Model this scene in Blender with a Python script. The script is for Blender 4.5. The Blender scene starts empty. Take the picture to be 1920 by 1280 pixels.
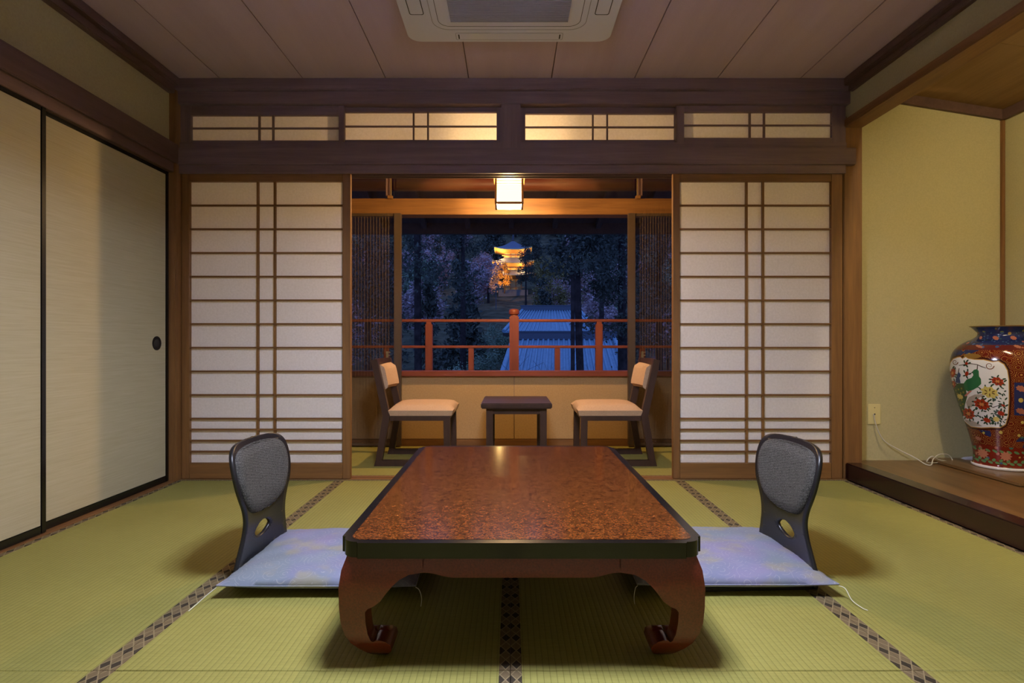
import bpy, bmesh, math, random
from mathutils import Vector, Matrix
from mathutils.geometry import tessellate_polygon
random.seed(7)
SC = bpy.context.scene
COL = SC.collection
F = 1080.0            # focal length in pixels of the 1920x1280 frame
EYE = 0.773           # camera height
# ------------------------------------------------------------------ camera
cam_d = bpy.data.cameras.new('camera')
cam_d.sensor_width = 36.0
cam_d.lens = F / 1920 * 36
cam_d.shift_x = 3 / 1920
cam_d.shift_y = 3 / 1920
cam_d.clip_start = 0.05
cam_d.clip_end = 1000
cam = bpy.data.objects.new('camera', cam_d)
COL.objects.link(cam)
cam.location = (0, 0, EYE)
cam.rotation_euler = (math.pi / 2, 0, 0)
SC.camera = cam
# ------------------------------------------------------------------ dusk sky
world = bpy.data.worlds.new('dusk')
SC.world = world
world.use_nodes = True
_bg = world.node_tree.nodes['Background']
_bg.inputs['Color'].default_value = (0.125, 0.255, 0.78, 1)
_bg.inputs['Strength'].default_value = 1.45
# ------------------------------------------------------------------ view
SC.view_settings.view_transform = 'Standard'
SC.view_settings.look = 'None'
SC.view_settings.exposure = 0.0
SC.view_settings.gamma = 1.0
SC.view_settings.use_curve_mapping = False
# light levels of the lamps the place has
PENDANT_L = 390.0      # ceiling pendant above the table (out of frame)
LANTERN_W = 285.0      # bulb in the veranda lantern
ALCOVE_L = 270.0       # tube behind the alcove's drop wall
PAGODA_W = 700.0     # floodlights at the pagoda


# ------------------------------------------------------------------ material helpers
def lin(c):
    c = c / 255.0
    return c / 12.92 if c <= 0.04045 else ((c + 0.055) / 1.055) ** 2.4


def rgb(r, g, b):
    return (lin(r), lin(g), lin(b), 1.0)


class NT:
    def __init__(s, name):
        s.m = bpy.data.materials.new(name)
        s.m.use_nodes = True
        s.t = s.m.node_tree
        s.n = s.t.nodes
        s.b = s.n['Principled BSDF']
        s.out = s.n['Material Output']

    def new(s, kind, **kw):
        nd = s.n.new(kind)
        for k, v in kw.items():
            setattr(nd, k, v)
        return nd

    def link(s, a, b):
        s.t.links.new(a, b)

    def val(s, sock, v):
        if hasattr(v, 'is_linked') or isinstance(v, bpy.types.NodeSocket):
            s.link(v, sock)
        else:
            sock.default_value = v

    def math(s, op, a, b=0.0, c=None):
        nd = s.new('ShaderNodeMath', operation=op)
        s.val(nd.inputs[0], a)
        s.val(nd.inputs[1], b)
        if c is not None:
            s.val(nd.inputs[2], c)
        return nd.outputs[0]

    def coords(s, scale=(1, 1, 1), rot=(0, 0, 0), kind='Object'):
        tc = s.new('ShaderNodeTexCoord')
        mp = s.new('ShaderNodeMapping')
        mp.inputs['Scale'].default_value = scale
        mp.inputs['Rotation'].default_value = rot
        s.link(tc.outputs[kind], mp.inputs['Vector'])
        return mp.outputs['Vector']

    def xyz(s, vec):
        nd = s.new('ShaderNodeSeparateXYZ')
        s.link(vec, nd.inputs[0])
        return nd.outputs

    def noise(s, vec, scale, detail=3, rough=0.5, dist=0.0):
        nd = s.new('ShaderNodeTexNoise')
        s.link(vec, nd.inputs['Vector'])
        nd.inputs['Scale'].default_value = scale
        nd.inputs['Detail'].default_value = detail
        nd.inputs['Roughness'].default_value = rough
        nd.inputs['Distortion'].default_value = dist
        return nd.outputs['Fac']

    def voronoi(s, vec, scale, feature='F1', out='Distance', rnd=1.0):
        nd = s.new('ShaderNodeTexVoronoi', feature=feature)
        s.link(vec, nd.inputs['Vector'])
        nd.inputs['Scale'].default_value = scale
        nd.inputs['Randomness'].default_value = rnd
        return nd.outputs[out]

    def ramp(s, fac, stops, interp='LINEAR'):
        nd = s.new('ShaderNodeValToRGB')
        cr = nd.color_ramp
        cr.interpolation = interp
        while len(cr.elements) < len(stops):
            cr.elements.new(0.5)
        for e, (p, c) in zip(cr.elements, stops):
            e.position = p
            e.color = c
        s.val(nd.inputs[0], fac)
        return nd.outputs['Color']

    def mix(s, fac, a, b, mode='MIX'):
        nd = s.new('ShaderNodeMix', data_type='RGBA', blend_type=mode)
        s.val(nd.inputs[0], fac)
        s.val(nd.inputs[6], a)
        s.val(nd.inputs[7], b)
        return nd.outputs[2]

    def bump(s, h, strength=0.3, dist=0.002):
        nd = s.new('ShaderNodeBump')
        nd.inputs['Strength'].default_value = strength
        nd.inputs['Distance'].default_value = dist
        s.link(h, nd.inputs['Height'])
        s.link(nd.outputs[0], s.b.inputs['Normal'])

    def base(s, c, rough=0.5, spec=None, coat=None, metal=None):
        s.val(s.b.inputs['Base Color'], c)
        s.b.inputs['Roughness'].default_value = rough
        if spec is not None:
            s.b.inputs['Specular IOR Level'].default_value = spec
        if coat is not None:
            s.b.inputs['Coat Weight'].default_value = coat
            s.b.inputs['Coat Roughness'].default_value = 0.05
        if metal is not None:
            s.b.inputs['Metallic'].default_value = metal
        return s.m


def plain(name, c, rough=0.5, spec=None, coat=None, metal=None, grain=0.0, gscale=60):
    t = NT(name)
    if grain:
        f = t.noise(t.coords(), gscale, 3)
        k = [max(0, v * (1 - grain)) for v in c[:3]] + [1]
        l = [min(1, v * (1 + grain)) for v in c[:3]] + [1]
        col = t.ramp(f, [(0.3, k), (0.7, l)])
        t.bump(f, 0.15, 0.001)
    else:
        col = c
    return t.base(col, rough, spec, coat, metal)


def wood(name, c1, c2, axis, rough=0.5, coat=None, fine=1.0):
    t = NT(name)
    sc = [22.0 * fine, 22.0 * fine, 22.0 * fine]
    sc['xyz'.index(axis)] = 1.2
    v = t.coords(tuple(sc))
    a = t.noise(v, 1.0, 4, 0.6, 0.6)
    b = t.noise(v, 6.0, 2, 0.6)
    f = t.math('ADD', t.math('MULTIPLY', a, 0.75), t.math('MULTIPLY', b, 0.25))
    col = t.ramp(f, [(0.32, c1), (0.68, c2)])
    t.bump(f, 0.08, 0.001)
    return t.base(col, rough, 0.4, coat)


def emit(name, c, strength):
    t = NT(name)
    t.b.inputs['Base Color'].default_value = (0.8, 0.75, 0.6, 1)
    t.b.inputs['Emission Color'].default_value = c
    t.b.inputs['Emission Strength'].default_value = strength
    return t.m


M = {}
for ax in 'xyz':
    M['wood_' + ax] = wood('warm cedar ' + ax, rgb(104, 70, 38), rgb(138, 98, 54), ax, 0.5)
    M['dark_' + ax] = wood('aged dark wood ' + ax, rgb(80, 58, 50) if ax == 'y' else rgb(100, 80, 82), rgb(102, 76, 66) if ax == 'y' else rgb(126, 102, 102), ax, 0.5)  # all but the depth-wise tone paled and purpled to imitate lens veil
M['eavewood'] = wood('weathered eave wood', rgb(52, 46, 46), rgb(66, 58, 56), 'y', 0.8)
M['pale_x'] = wood('pale veranda ceiling wood', rgb(178, 148, 104), rgb(200, 172, 128), 'x', 0.6)
M['alcoveboard'] = wood('alcove ceiling board', rgb(122, 94, 60), rgb(142, 112, 74), 'y', 0.7)
M['lattice'] = wood('lattice wood', rgb(96, 64, 34), rgb(124, 84, 46), 'x', 0.5)
M['chairwood'] = wood('dark stained chair wood', rgb(52, 36, 28), rgb(70, 48, 38), 'z', 0.4)
M['redwood_x'] = wood('red brown railing wood', rgb(104, 48, 26), rgb(132, 64, 36), 'x', 0.5)
M['redwood_z'] = wood('red brown railing post', rgb(104, 48, 26), rgb(132, 64, 36), 'z', 0.5)
M['alcove_wood'] = wood('polished alcove board', rgb(92, 66, 36), rgb(128, 94, 54), 'y', 0.28)
M['gamachi'] = wood('dark lacquered sill', rgb(30, 13, 11), rgb(46, 19, 15), 'y', 0.25, 0.2)
M['black'] = plain('black lacquer', rgb(16, 15, 14), 0.22, 0.5)
M['blackmat'] = plain('black lacquered plywood', rgb(26, 26, 30), 0.35, 0.5)
M['plaster'] = plain('olive plaster', rgb(168, 158, 120), 0.95, 0.1, grain=0.06, gscale=120)
M['alcoveplaster'] = plain('alcove plaster', rgb(186, 176, 132), 0.95, 0.1, grain=0.05, gscale=120)
M['fusuma'] = None
M['ceil'] = None


def m_fusuma():
    t = NT('woven fusuma paper')
    v = t.coords((6, 6, 260))
    a = t.noise(v, 1.0, 3)
    v2 = t.coords((2, 2, 2))
    b = t.noise(v2, 1.0, 2)
    f = t.math('ADD', t.math('MULTIPLY', a, 0.8), t.math('MULTIPLY', b, 0.2))
    col = t.ramp(f, [(0.3, rgb(170, 162, 132)), (0.7, rgb(182, 174, 144))])
    t.bump(a, 0.1, 0.001)
    return t.base(col, 0.85, 0.1)


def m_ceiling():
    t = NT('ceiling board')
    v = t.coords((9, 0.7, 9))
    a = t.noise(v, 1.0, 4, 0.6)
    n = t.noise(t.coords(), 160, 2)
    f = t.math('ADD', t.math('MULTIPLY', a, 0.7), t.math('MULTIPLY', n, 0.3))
    return t.base(t.ramp(f, [(0.25, rgb(180, 160, 178)), (0.75, rgb(198, 178, 196))]), 0.9, 0.1)  # mauve in the board colour imitates a lilac lens veil


def m_tatami(axis, name, c1=(132, 127, 63), c2=(152, 147, 79)):
    # ribs run along `axis`; rush stalks lie across them
    t = NT(name)
    v = t.coords()
    x, y, z = t.xyz(v)
    if axis == 'x':
        x, y = y, x
    rib = t.math('ABSOLUTE', t.math('SINE', t.math('MULTIPLY', x, math.pi / 0.0155)))
    rib = t.math('POWER', rib, 0.45)
    sc = (14, 220, 1) if axis == 'y' else (220, 14, 1)
    stalk = t.noise(t.coords(sc), 1.0, 3, 0.65)
    big = t.noise(t.coords((1, 1, 1)), 2.2, 3)
    st2 = t.math('ADD', t.math('MULTIPLY', stalk, 0.65), t.math('MULTIPLY', big, 0.35))
    col = t.ramp(st2, [(0.3, rgb(*c1)), (0.7, rgb(*c2))])
    groove = t.ramp(rib, [(0.0, (0.30, 0.28, 0.20, 1)), (0.6, (1, 1, 1, 1))])
    col = t.mix(0.8, col, groove, 'MULTIPLY')
    h = t.math('ADD', rib, t.math('MULTIPLY', stalk, 0.25))
    t.bump(h, 0.5, 0.0018)
    return t.base(col, 0.62, 0.25)


def m_heri():
    t = NT('tatami border cloth')
    x, y, z = t.xyz(t.coords())
    p = 0.026
    a = t.math('FRACT', t.math('ADD', t.math('DIVIDE', t.math('ADD', x, t.math('MULTIPLY', y, 0.62)), p), 100))
    b = t.math('FRACT', t.math('ADD', t.math('DIVIDE', t.math('SUBTRACT', x, t.math('MULTIPLY', y, 0.62)), p), 100))
    la = t.math('LESS_THAN', a, 0.12)
    lb = t.math('LESS_THAN', b, 0.12)
    line = t.math('MAXIMUM', la, lb)
    ia = t.math('FLOOR', t.math('ADD', t.math('DIVIDE', t.math('ADD', x, t.math('MULTIPLY', y, 0.62)), p), 100))
    ib = t.math('FLOOR', t.math('ADD', t.math('DIVIDE', t.math('SUBTRACT', x, t.math('MULTIPLY', y, 0.62)), p), 100))
    chk = t.math('LESS_THAN', t.math('MODULO', t.math('ADD', ia, t.math('MULTIPLY', ib, 2)), 3), 0.5)
    thr = t.noise(t.coords((300, 900, 1)), 1, 2)
    c = t.mix(chk, rgb(116, 100, 72), rgb(46, 40, 32))
    c = t.mix(line, c, rgb(150, 134, 98))
    c = t.mix(t.math('MULTIPLY', thr, 0.5), c, rgb(70, 60, 44))
    return t.base(c, 0.8, 0.15)


def m_paper(k):
    t = NT('shoji paper')
    n = t.noise(t.coords((1, 1, 1)), 90, 3)
    c = t.ramp(n, [(0.3, rgb(238, 235, 234)), (0.7, rgb(248, 245, 245))])
    d = t.new('ShaderNodeBsdfDiffuse')
    tr = t.new('ShaderNodeBsdfTranslucent')
    t.link(c, d.inputs[0])
    t.link(c, tr.inputs[0])
    mx = t.new('ShaderNodeMixShader')
    mx.inputs[0].default_value = k
    t.link(d.outputs[0], mx.inputs[1])
    t.link(tr.outputs[0], mx.inputs[2])
    t.link(mx.outputs[0], t.out.inputs['Surface'])
    return t.m


def m_glass():
    t = NT('window glass')
    tr = t.new('ShaderNodeBsdfTransparent')
    tr.inputs[0].default_value = (0.9, 0.93, 0.95, 1)
    gl = t.new('ShaderNodeBsdfGlossy')
    gl.inputs['Roughness'].default_value = 0.02
    lw = t.new('ShaderNodeFresnel')
    lw.inputs[0].default_value = 1.5
    mx = t.new('ShaderNodeMixShader')
    t.link(lw.outputs[0], mx.inputs[0])
    t.link(tr.outputs[0], mx.inputs[1])
    t.link(gl.outputs[0], mx.inputs[2])
    t.link(mx.outputs[0], t.out.inputs['Surface'])
    return t.m


def m_mesh():
    t = NT('pleated insect mesh')
    tr = t.new('ShaderNodeBsdfTransparent')
    df = t.new('ShaderNodeBsdfDiffuse')
    df.inputs[0].default_value = rgb(86, 72, 58)
    mx = t.new('ShaderNodeMixShader')
    mx.inputs[0].default_value = 0.42
    t.link(tr.outputs[0], mx.inputs[1])
    t.link(df.outputs[0], mx.inputs[2])
    t.link(mx.outputs[0], t.out.inputs['Surface'])
    return t.m


def m_tabletop():
    t = NT('speckled lacquer inlay')
    v = t.coords()
    w = t.new('ShaderNodeTexNoise')
    w.inputs['Scale'].default_value = 90
    t.link(v, w.inputs['Vector'])
    vv = t.new('ShaderNodeVectorMath', operation='ADD')
    sc = t.new('ShaderNodeVectorMath', operation='SCALE')
    t.link(w.outputs['Color'], sc.inputs[0])
    sc.inputs['Scale'].default_value = 0.0025
    t.link(v, vv.inputs[0])
    t.link(sc.outputs[0], vv.inputs[1])
    cells = t.voronoi(vv.outputs[0], 260, 'F1', 'Color')
    r, g, b = t.xyz(cells)
    big = t.noise(v, 55, 4, 0.65)
    fine = t.noise(v, 420, 2)
    f = t.math('ADD', t.math('MULTIPLY', r, 0.50), t.math('MULTIPLY', fine, 0.50))
    f = t.math('ADD', f, t.math('MULTIPLY', t.math('SUBTRACT', big, 0.5), 0.75))
    col = t.ramp(f, [(0.24, rgb(30, 13, 6)), (0.36, rgb(80, 40, 13)), (0.55, rgb(98, 52, 18)), (0.85, rgb(118, 68, 27))])
    t.b.inputs['IOR'].default_value = 1.3
    return t.base(col, 0.13)


def m_tablewood():
    t = NT('reddish lacquered table legs')
    n = t.noise(t.coords((30, 30, 30)), 8, 4)
    col = t.ramp(n, [(0.3, rgb(82, 24, 16)), (0.7, rgb(110, 37, 24))])
    return t.base(col, 0.28, 0.5, 0.4)


def m_zabuton():
    t = NT('wave patterned cushion silk')
    v = t.coords()
    d = t.voronoi(v, 17, 'F1', 'Distance', 0.55)
    ring = t.math('ABSOLUTE', t.math('SINE', t.math('MULTIPLY', d, 17)))
    line = t.math('LESS_THAN', ring, 0.16)
    br = t.noise(v, 45, 2)
    line = t.math('MULTIPLY', line, t.math('GREATER_THAN', br, 0.47))
    n = t.noise(t.coords((1, 1, 1)), 5.5, 2)
    blot = t.noise(t.coords((1, 1.3, 1), (0, 0, 0.6)), 9, 3)
    c = t.ramp(n, [(0.36, rgb(122, 132, 144)), (0.5, rgb(124, 128, 154)), (0.64, rgb(132, 128, 158))])
    c = t.mix(t.ramp(blot, [(0.54, (0, 0, 0, 1)), (0.68, (0.8, 0.8, 0.8, 1))]), c, rgb(146, 142, 126))
    c = t.mix(t.math('MULTIPLY', line, 0.45), c, rgb(178, 178, 184))
    t.bump(t.noise(v, 30, 2), 0.25, 0.004)
    return t.base(c, 0.55, 0.3)


def m_greyweave():
    t = NT('grey woven upholstery')
    x, y, z = t.xyz(t.coords())
    a = t.math('SINE', t.math('MULTIPLY', t.math('ADD', z, t.math('MULTIPLY', y, 0.25)), 1300))
    n = t.noise(t.coords((1, 1, 1)), 380, 2)
    f = t.math('ADD', t.math('MULTIPLY', a, 0.22), n)
    c = t.ramp(f, [(0.3, rgb(26, 25, 24)), (0.5, rgb(60, 59, 57)), (0.72, rgb(110, 108, 104))])
    t.bump(f, 0.3, 0.001)
    return t.base(c, 0.9, 0.15)


def m_seatcloth():
    t = NT('beige chair fabric')
    n = t.noise(t.coords((1, 1, 1)), 320, 2)
    c = t.ramp(n, [(0.3, rgb(178, 146, 116)), (0.7, rgb(202, 172, 142))])
    t.bump(n, 0.2, 0.001)
    return t.base(c, 0.85, 0.2)


def m_wallpanel():
    t = NT('textured veranda panel')
    n = t.noise(t.coords((90, 60, 90)), 1, 4, 0.7)
    sp = t.noise(t.coords((1, 1, 1)), 240, 2)
    f = t.math('ADD', t.math('MULTIPLY', n, 0.6), t.math('MULTIPLY', sp, 0.4))
    c = t.ramp(f, [(0.3, rgb(168, 136, 92)), (0.7, rgb(196, 164, 116))])
    t.bump(f, 0.25, 0.002)
    return t.base(c, 0.9, 0.15)


def m_vase():
    t = NT('overglaze porcelain ground')
    v = t.coords()
    x, y, z = t.xyz(v)
    ang = t.math('ARCTAN2', y, x)
    sw = t.voronoi(v, 30, 'F1', 'Distance', 0.6)
    ring = t.math('ABSOLUTE', t.math('SINE', t.math('MULTIPLY', sw, 17)))
    gold = t.math('LESS_THAN', ring, 0.26)
    red = t.mix(gold, rgb(96, 26, 14), rgb(168, 122, 60))
    cell = t.voronoi(v, 34, 'F1', 'Color', 0.9)
    r, g, b = t.xyz(cell)
    dot = t.math('LESS_THAN', t.voronoi(v, 30, 'F1', 'Distance', 0.9), 0.24)
    cd = t.xyz(t.voronoi(v, 30, 'F1', 'Color', 0.9))
    dotc = t.ramp(cd[0], [(0.0, rgb(170, 100, 78)), (0.35, rgb(60, 104, 86)), (0.6, rgb(170, 140, 70)), (0.8, rgb(60, 84, 120))], 'CONSTANT')
    blue = t.mix(t.math('LESS_THAN', t.voronoi(v, 60, 'F1', 'Distance'), 0.24), rgb(34, 42, 84), rgb(66, 96, 126))
    blue = t.mix(dot, blue, dotc)
    mixed = t.mix(t.math('GREATER_THAN', t.noise(v, 11, 1), 0.57), red, blue)
    lower = t.mix(t.math('LESS_THAN', t.voronoi(v, 30, 'F1', 'Distance', 0.7), 0.26), rgb(110, 30, 16), dotc)
    zn = t.math('DIVIDE', z, 0.754)
    st = lambda e: t.math('GREATER_THAN', zn, e)
    c = t.mix(st(0.022), rgb(236, 230, 222), lower)
    c = t.mix(st(0.165), c, mixed)
    c = t.mix(st(0.27), c, red)
    c = t.mix(st(0.74), c, mixed)
    c = t.mix(st(0.83), c, t.mix(dot, rgb(90, 34, 30), dotc))
    c = t.mix(st(0.865), c, blue)
    c = t.mix(st(0.955), c, t.mix(dot, rgb(40, 52, 96), rgb(120, 128, 60)))
    c = t.mix(st(0.992), c, rgb(176, 142, 76))
    return t.base(c, 0.12, 0.5)


def m_shade(k):
    t = NT('translucent lamp shade')
    d = t.new('ShaderNodeBsdfDiffuse')
    tr = t.new('ShaderNodeBsdfTranslucent')
    d.inputs[0].default_value = (0.78, 0.76, 0.80, 1)
    tr.inputs[0].default_value = (0.72, 0.72, 0.94, 1)
    mx = t.new('ShaderNodeMixShader')
    mx.inputs[0].default_value = k
    t.link(d.outputs[0], mx.inputs[1])
    t.link(tr.outputs[0], mx.inputs[2])
    t.link(mx.outputs[0], t.out.inputs['Surface'])
    return t.m


M['shade'] = m_shade(0.42)
M['shade_top'] = m_shade(0.75)
M['fusuma'] = m_fusuma()
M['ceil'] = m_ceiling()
M['tatami'] = m_tatami('y', 'tatami rush')
M['tatami_v'] = m_tatami('x', 'veranda tatami rush')
M['heri'] = m_heri()
M['paper'] = m_paper(0.30)
M['thinpaper'] = m_paper(0.29)
M['glass'] = m_glass()
M['mesh'] = m_mesh()
M['tabletop'] = m_tabletop()
M['tablewood'] = m_tablewood()
M['zabuton'] = m_zabuton()
M['weave'] = m_greyweave()
M['seat'] = m_seatcloth()
M['panel'] = m_wallpanel()
M['vase'] = m_vase()
M['white'] = plain('veil-tinted white plastic', rgb(212, 214, 232), 0.45)  # bluish tone paints the lilac veil onto the air conditioner
M['grille'] = plain('grey grille plastic', rgb(150, 150, 162), 0.5)
M['slot'] = plain('dark slot', rgb(40, 38, 40), 0.7)
M['ivory'] = plain('ivory plate', rgb(216, 202, 142), 0.4)
M['cable'] = plain('white cable', rgb(206, 198, 176), 0.5)
M['thread'] = plain('white thread', rgb(220, 218, 208), 0.7)
M['brass'] = plain('dull metal', rgb(150, 136, 104), 0.35, metal=1.0)
M['iron'] = plain('black iron', rgb(30, 26, 26), 0.4, metal=0.6)
M['aluframe'] = plain('brown screen frame', rgb(72, 58, 44), 0.45)


# ------------------------------------------------------------------ mesh helpers
def px(x, D):
    return (x - 957) * D / F


def pz(y, D):
    return EYE + (643 - y) * D / F


def finish(name, bm, mat, parent=None, smooth=False, angle=35, recalc=True):
    if recalc:
        bmesh.ops.recalc_face_normals(bm, faces=bm.faces)
    me = bpy.data.meshes.new(name)
    bm.to_mesh(me)
    bm.free()
    if smooth:
        for p in me.polygons:
            p.use_smooth = True
        me.set_sharp_from_angle(angle=math.radians(angle))
    if mat is not None:
        me.materials.append(mat)
    o = bpy.data.objects.new(name, me)
    COL.objects.link(o)
    if parent is not None:
        o.parent = parent
        o.matrix_parent_inverse = Matrix.Translation(-parent.location)
    return o


def empty(name, loc=(0, 0, 0)):
    o = bpy.data.objects.new(name, None)
    o.empty_display_size = 0.1
    o.location = loc
    COL.objects.link(o)
    return o


def tag(o, label=None, cat=None, group=None, kind=None):
    if label:
        o['label'] = label
    if cat:
        o['category'] = cat
    if group:
        o['group'] = group
    if kind:
        o['kind'] = kind
    return o


def add_box(bm, x0, x1, y0, y1, z0, z1):
    vs = [bm.verts.new((x, y, z)) for z in (z0, z1) for y in (y0, y1) for x in (x0, x1)]
    fs = []
    for a, b, c, d in ((0, 2, 3, 1), (4, 5, 7, 6), (0, 1, 5, 4), (2, 6, 7, 3), (0, 4, 6, 2), (1, 3, 7, 5)):
        fs.append(bm.faces.new((vs[a], vs[b], vs[c], vs[d])))
    return vs


def box(name, x0, x1, y0, y1, z0, z1, mat, parent=None, bev=0.0, seg=2):
    bm = bmesh.new()
    add_box(bm, min(x0, x1), max(x0, x1), min(y0, y1), max(y0, y1), min(z0, z1), max(z0, z1))
    if bev:
        bmesh.ops.bevel(bm, geom=list(bm.edges), offset=bev, segments=seg, affect='EDGES', clamp_overlap=True)
    return finish(name, bm, mat, parent, smooth=bool(bev), angle=40)


def sheet(name, x0, x1, y, z0, z1, mat, parent):
    # one sheet of paper standing in the xz plane
    bm = bmesh.new()
    bm.faces.new([bm.verts.new(p) for p in ((x0, y, z0), (x1, y, z0), (x1, y, z1), (x0, y, z1))])
    return finish(name, bm, mat, parent, recalc=False)


def sbox(name, *a, label=None, **k):
    o = box(name, *a, **k)
    return tag(o, label, kind='structure')


def add_prism(bm, poly, axis, a0, a1):
    # poly in the two remaining axes, in xyz order
    def p3(u, v, w):
        return {'x': (w, u, v), 'y': (u, w, v), 'z': (u, v, w)}[axis]
    A = [bm.verts.new(p3(u, v, a0)) for u, v in poly]
    B = [bm.verts.new(p3(u, v, a1)) for u, v in poly]
    n = len(poly)
    bm.faces.new(A)
    bm.faces.new(B[::-1])
    for i in range(n):
        bm.faces.new((A[i], A[(i + 1) % n], B[(i + 1) % n], B[i]))


def prism(name, poly, axis, a0, a1, mat, parent=None, bev=0.0, smooth=False):
    bm = bmesh.new()
    add_prism(bm, poly, axis, a0, a1)
    if bev:
        es = [e for e in bm.edges if len(e.link_faces) == 2 and e.calc_face_angle(0) > 0.5]
        bmesh.ops.bevel(bm, geom=es, offset=bev, segments=2, affect='EDGES', clamp_overlap=True)
    return finish(name, bm, mat, parent, smooth=smooth or bool(bev), angle=40)


def add_tube(bm, pts, r, n=6, closed=True):
    pts = [Vector(p) for p in pts]
    rs = r if isinstance(r, (list, tuple)) else [r] * len(pts)
    rings = []
    for i, p in enumerate(pts):
        d = (pts[min(i + 1, len(pts) - 1)] - pts[max(i - 1, 0)])
        if d.length < 1e-9:
            d = Vector((0, 0, 1))
        d.normalize()
        a = d.orthogonal().normalized() if i == 0 else (last - d * last.dot(d))
        if a.length < 1e-6:
            a = d.orthogonal()
        a.normalize()
        last = a
        b = d.cross(a)
        rings.append([bm.verts.new(p + (a * math.cos(2 * math.pi * k / n) + b * math.sin(2 * math.pi * k / n)) * rs[i]) for k in range(n)])
    for r0, r1 in zip(rings, rings[1:]):
        for k in range(n):
            bm.faces.new((r0[k], r0[(k + 1) % n], r1[(k + 1) % n], r1[k]))
    if closed:
        bm.faces.new(rings[0][::-1])
        bm.faces.new(rings[-1])


def tube(name, pts, r, mat, parent=None, n=8):
    bm = bmesh.new()
    add_tube(bm, pts, r, n)
    return finish(name, bm, mat, parent, smooth=True, angle=50)


def spline(pts, k=8):
    pts = [Vector(p) for p in pts]
    out = []
    for i in range(len(pts) - 1):
        p0, p1, p2, p3 = pts[max(i - 1, 0)], pts[i], pts[i + 1], pts[min(i + 2, len(pts) - 1)]
        for j in range(k):
            t = j / k
            out.append(0.5 * ((2 * p1) + (p2 - p0) * t + (2 * p0 - 5 * p1 + 4 * p2 - p3) * t * t + (3 * p1 - p0 - 3 * p2 + p3) * t ** 3))
    out.append(pts[-1])
    return out


def add_lathe(bm, prof, n=48, c=(0, 0, 0)):
    rings = []
    for r, z in prof:
        rings.append([bm.verts.new((c[0] + r * math.cos(2 * math.pi * k / n), c[1] + r * math.sin(2 * math.pi * k / n), c[2] + z)) for k in range(n)])
    for r0, r1 in zip(rings, rings[1:]):
        for k in range(n):
            bm.faces.new((r0[k], r0[(k + 1) % n], r1[(k + 1) % n], r1[k]))
    bm.faces.new(rings[0][::-1])
    bm.faces.new(rings[-1])


def patch2d(loops, maxe):
    """flat patch (with holes) in 2D, cut into small triangles; returns a bmesh with verts at (u, v, 0)"""
    flat = [Vector((u, v, 0)) for lp in loops for u, v in lp]
    tris = tessellate_polygon([[Vector((u, v, 0)) for u, v in lp] for lp in loops])
    bm = bmesh.new()
    vs = [bm.verts.new(p) for p in flat]
    for t in tris:
        try:
            bm.faces.new([vs[i] for i in t])
        except ValueError:
            pass
    for _ in range(6):
        es = [e for e in bm.edges if e.calc_length() > maxe]
        if not es:
            break
        bmesh.ops.subdivide_edges(bm, edges=es, cuts=1)
        bmesh.ops.triangulate(bm, faces=bm.faces)
    return bm


def interp(x, tab):
    if x <= tab[0][0]:
        return tab[0][1]
    for (a, va), (b, vb) in zip(tab, tab[1:]):
        if x <= b:
            t = (x - a) / (b - a)
            return va + (vb - va) * t
    return tab[-1][1]


def ellipse(cx, cy, rx, ry, n=14, rot=0.0, lobes=0, amp=0.0):
    out = []
    for k in range(n):
        a = 2 * math.pi * k / n
        f = 1 + (amp * math.cos(lobes * a) if lobes else 0)
        u, v = rx * f * math.cos(a), ry * f * math.sin(a)
        out.append((cx + u * math.cos(rot) - v * math.sin(rot), cy + u * math.sin(rot) + v * math.cos(rot)))
    return out


# ------------------------------------------------------------------ room dimensions
XL, XR = -1.87, 1.895      # tatami area
YB = 3.27                  # plane of the sliding shoji
YF = -0.55                 # wall behind the camera
ZC = 2.25                  # ceiling
YW = 4.35                  # veranda window wall
XA = 2.86                  # alcove back wall
YA = 3.345                 # alcove side wall
ZA = 0.095                 # alcove floor
TN = [0]


def trim(*a, label=None, **k):
    TN[0] += 1
    return sbox('trim_%d' % TN[0], *a, label=label, **k)


# ------------------------------------------------------------------ floor
floor = tag(box('floor', -2.3, 3.2, -0.8, YW + 0.12, -0.12, -0.055, M['dark_x']), 'board floor under the tatami mats', kind='structure')
xs = [XL, -0.96, 0.0, 0.95, XR]
HW = 0.027


def mat_obj(x0, x1, y0, y1, m):
    o = box('tatami_mat', x0 + 0.0008, x1 - 0.0008, y0 + 0.001, y1 - 0.001, -0.054, 0.0, m, floor, 0.002, 1)
    for a, b in ((x0 + 0.0006, x0 + HW), (x1 - HW, x1 - 0.0006)):
        c = box('cloth_border', a, b, y0 + 0.001, y1 - 0.001, -0.05, 0.0012, M['heri'], None, 0.0008, 1)
        c.parent = o
    return o


for i in range(4):
    mat_obj(xs[i], xs[i + 1], 1.36, YB - 0.03, M['tatami'])
    mat_obj(xs[i], xs[i + 1], YF, 1.36, M['tatami'])
# veranda mats, ribs running sideways
for a, b in ((-1.9, 0.0), (0.0, 1.92)):
    o = box('tatami_mat', a + 0.001, b - 0.001, 3.345, YW - 0.03, -0.054, 0.0, M['tatami_v'], floor, 0.002, 1)
    c = box('cloth_border', a + 0.001, b - 0.001, 3.3455, 3.366, -0.05, 0.0012, M['heri'])
    c.parent = o
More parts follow.
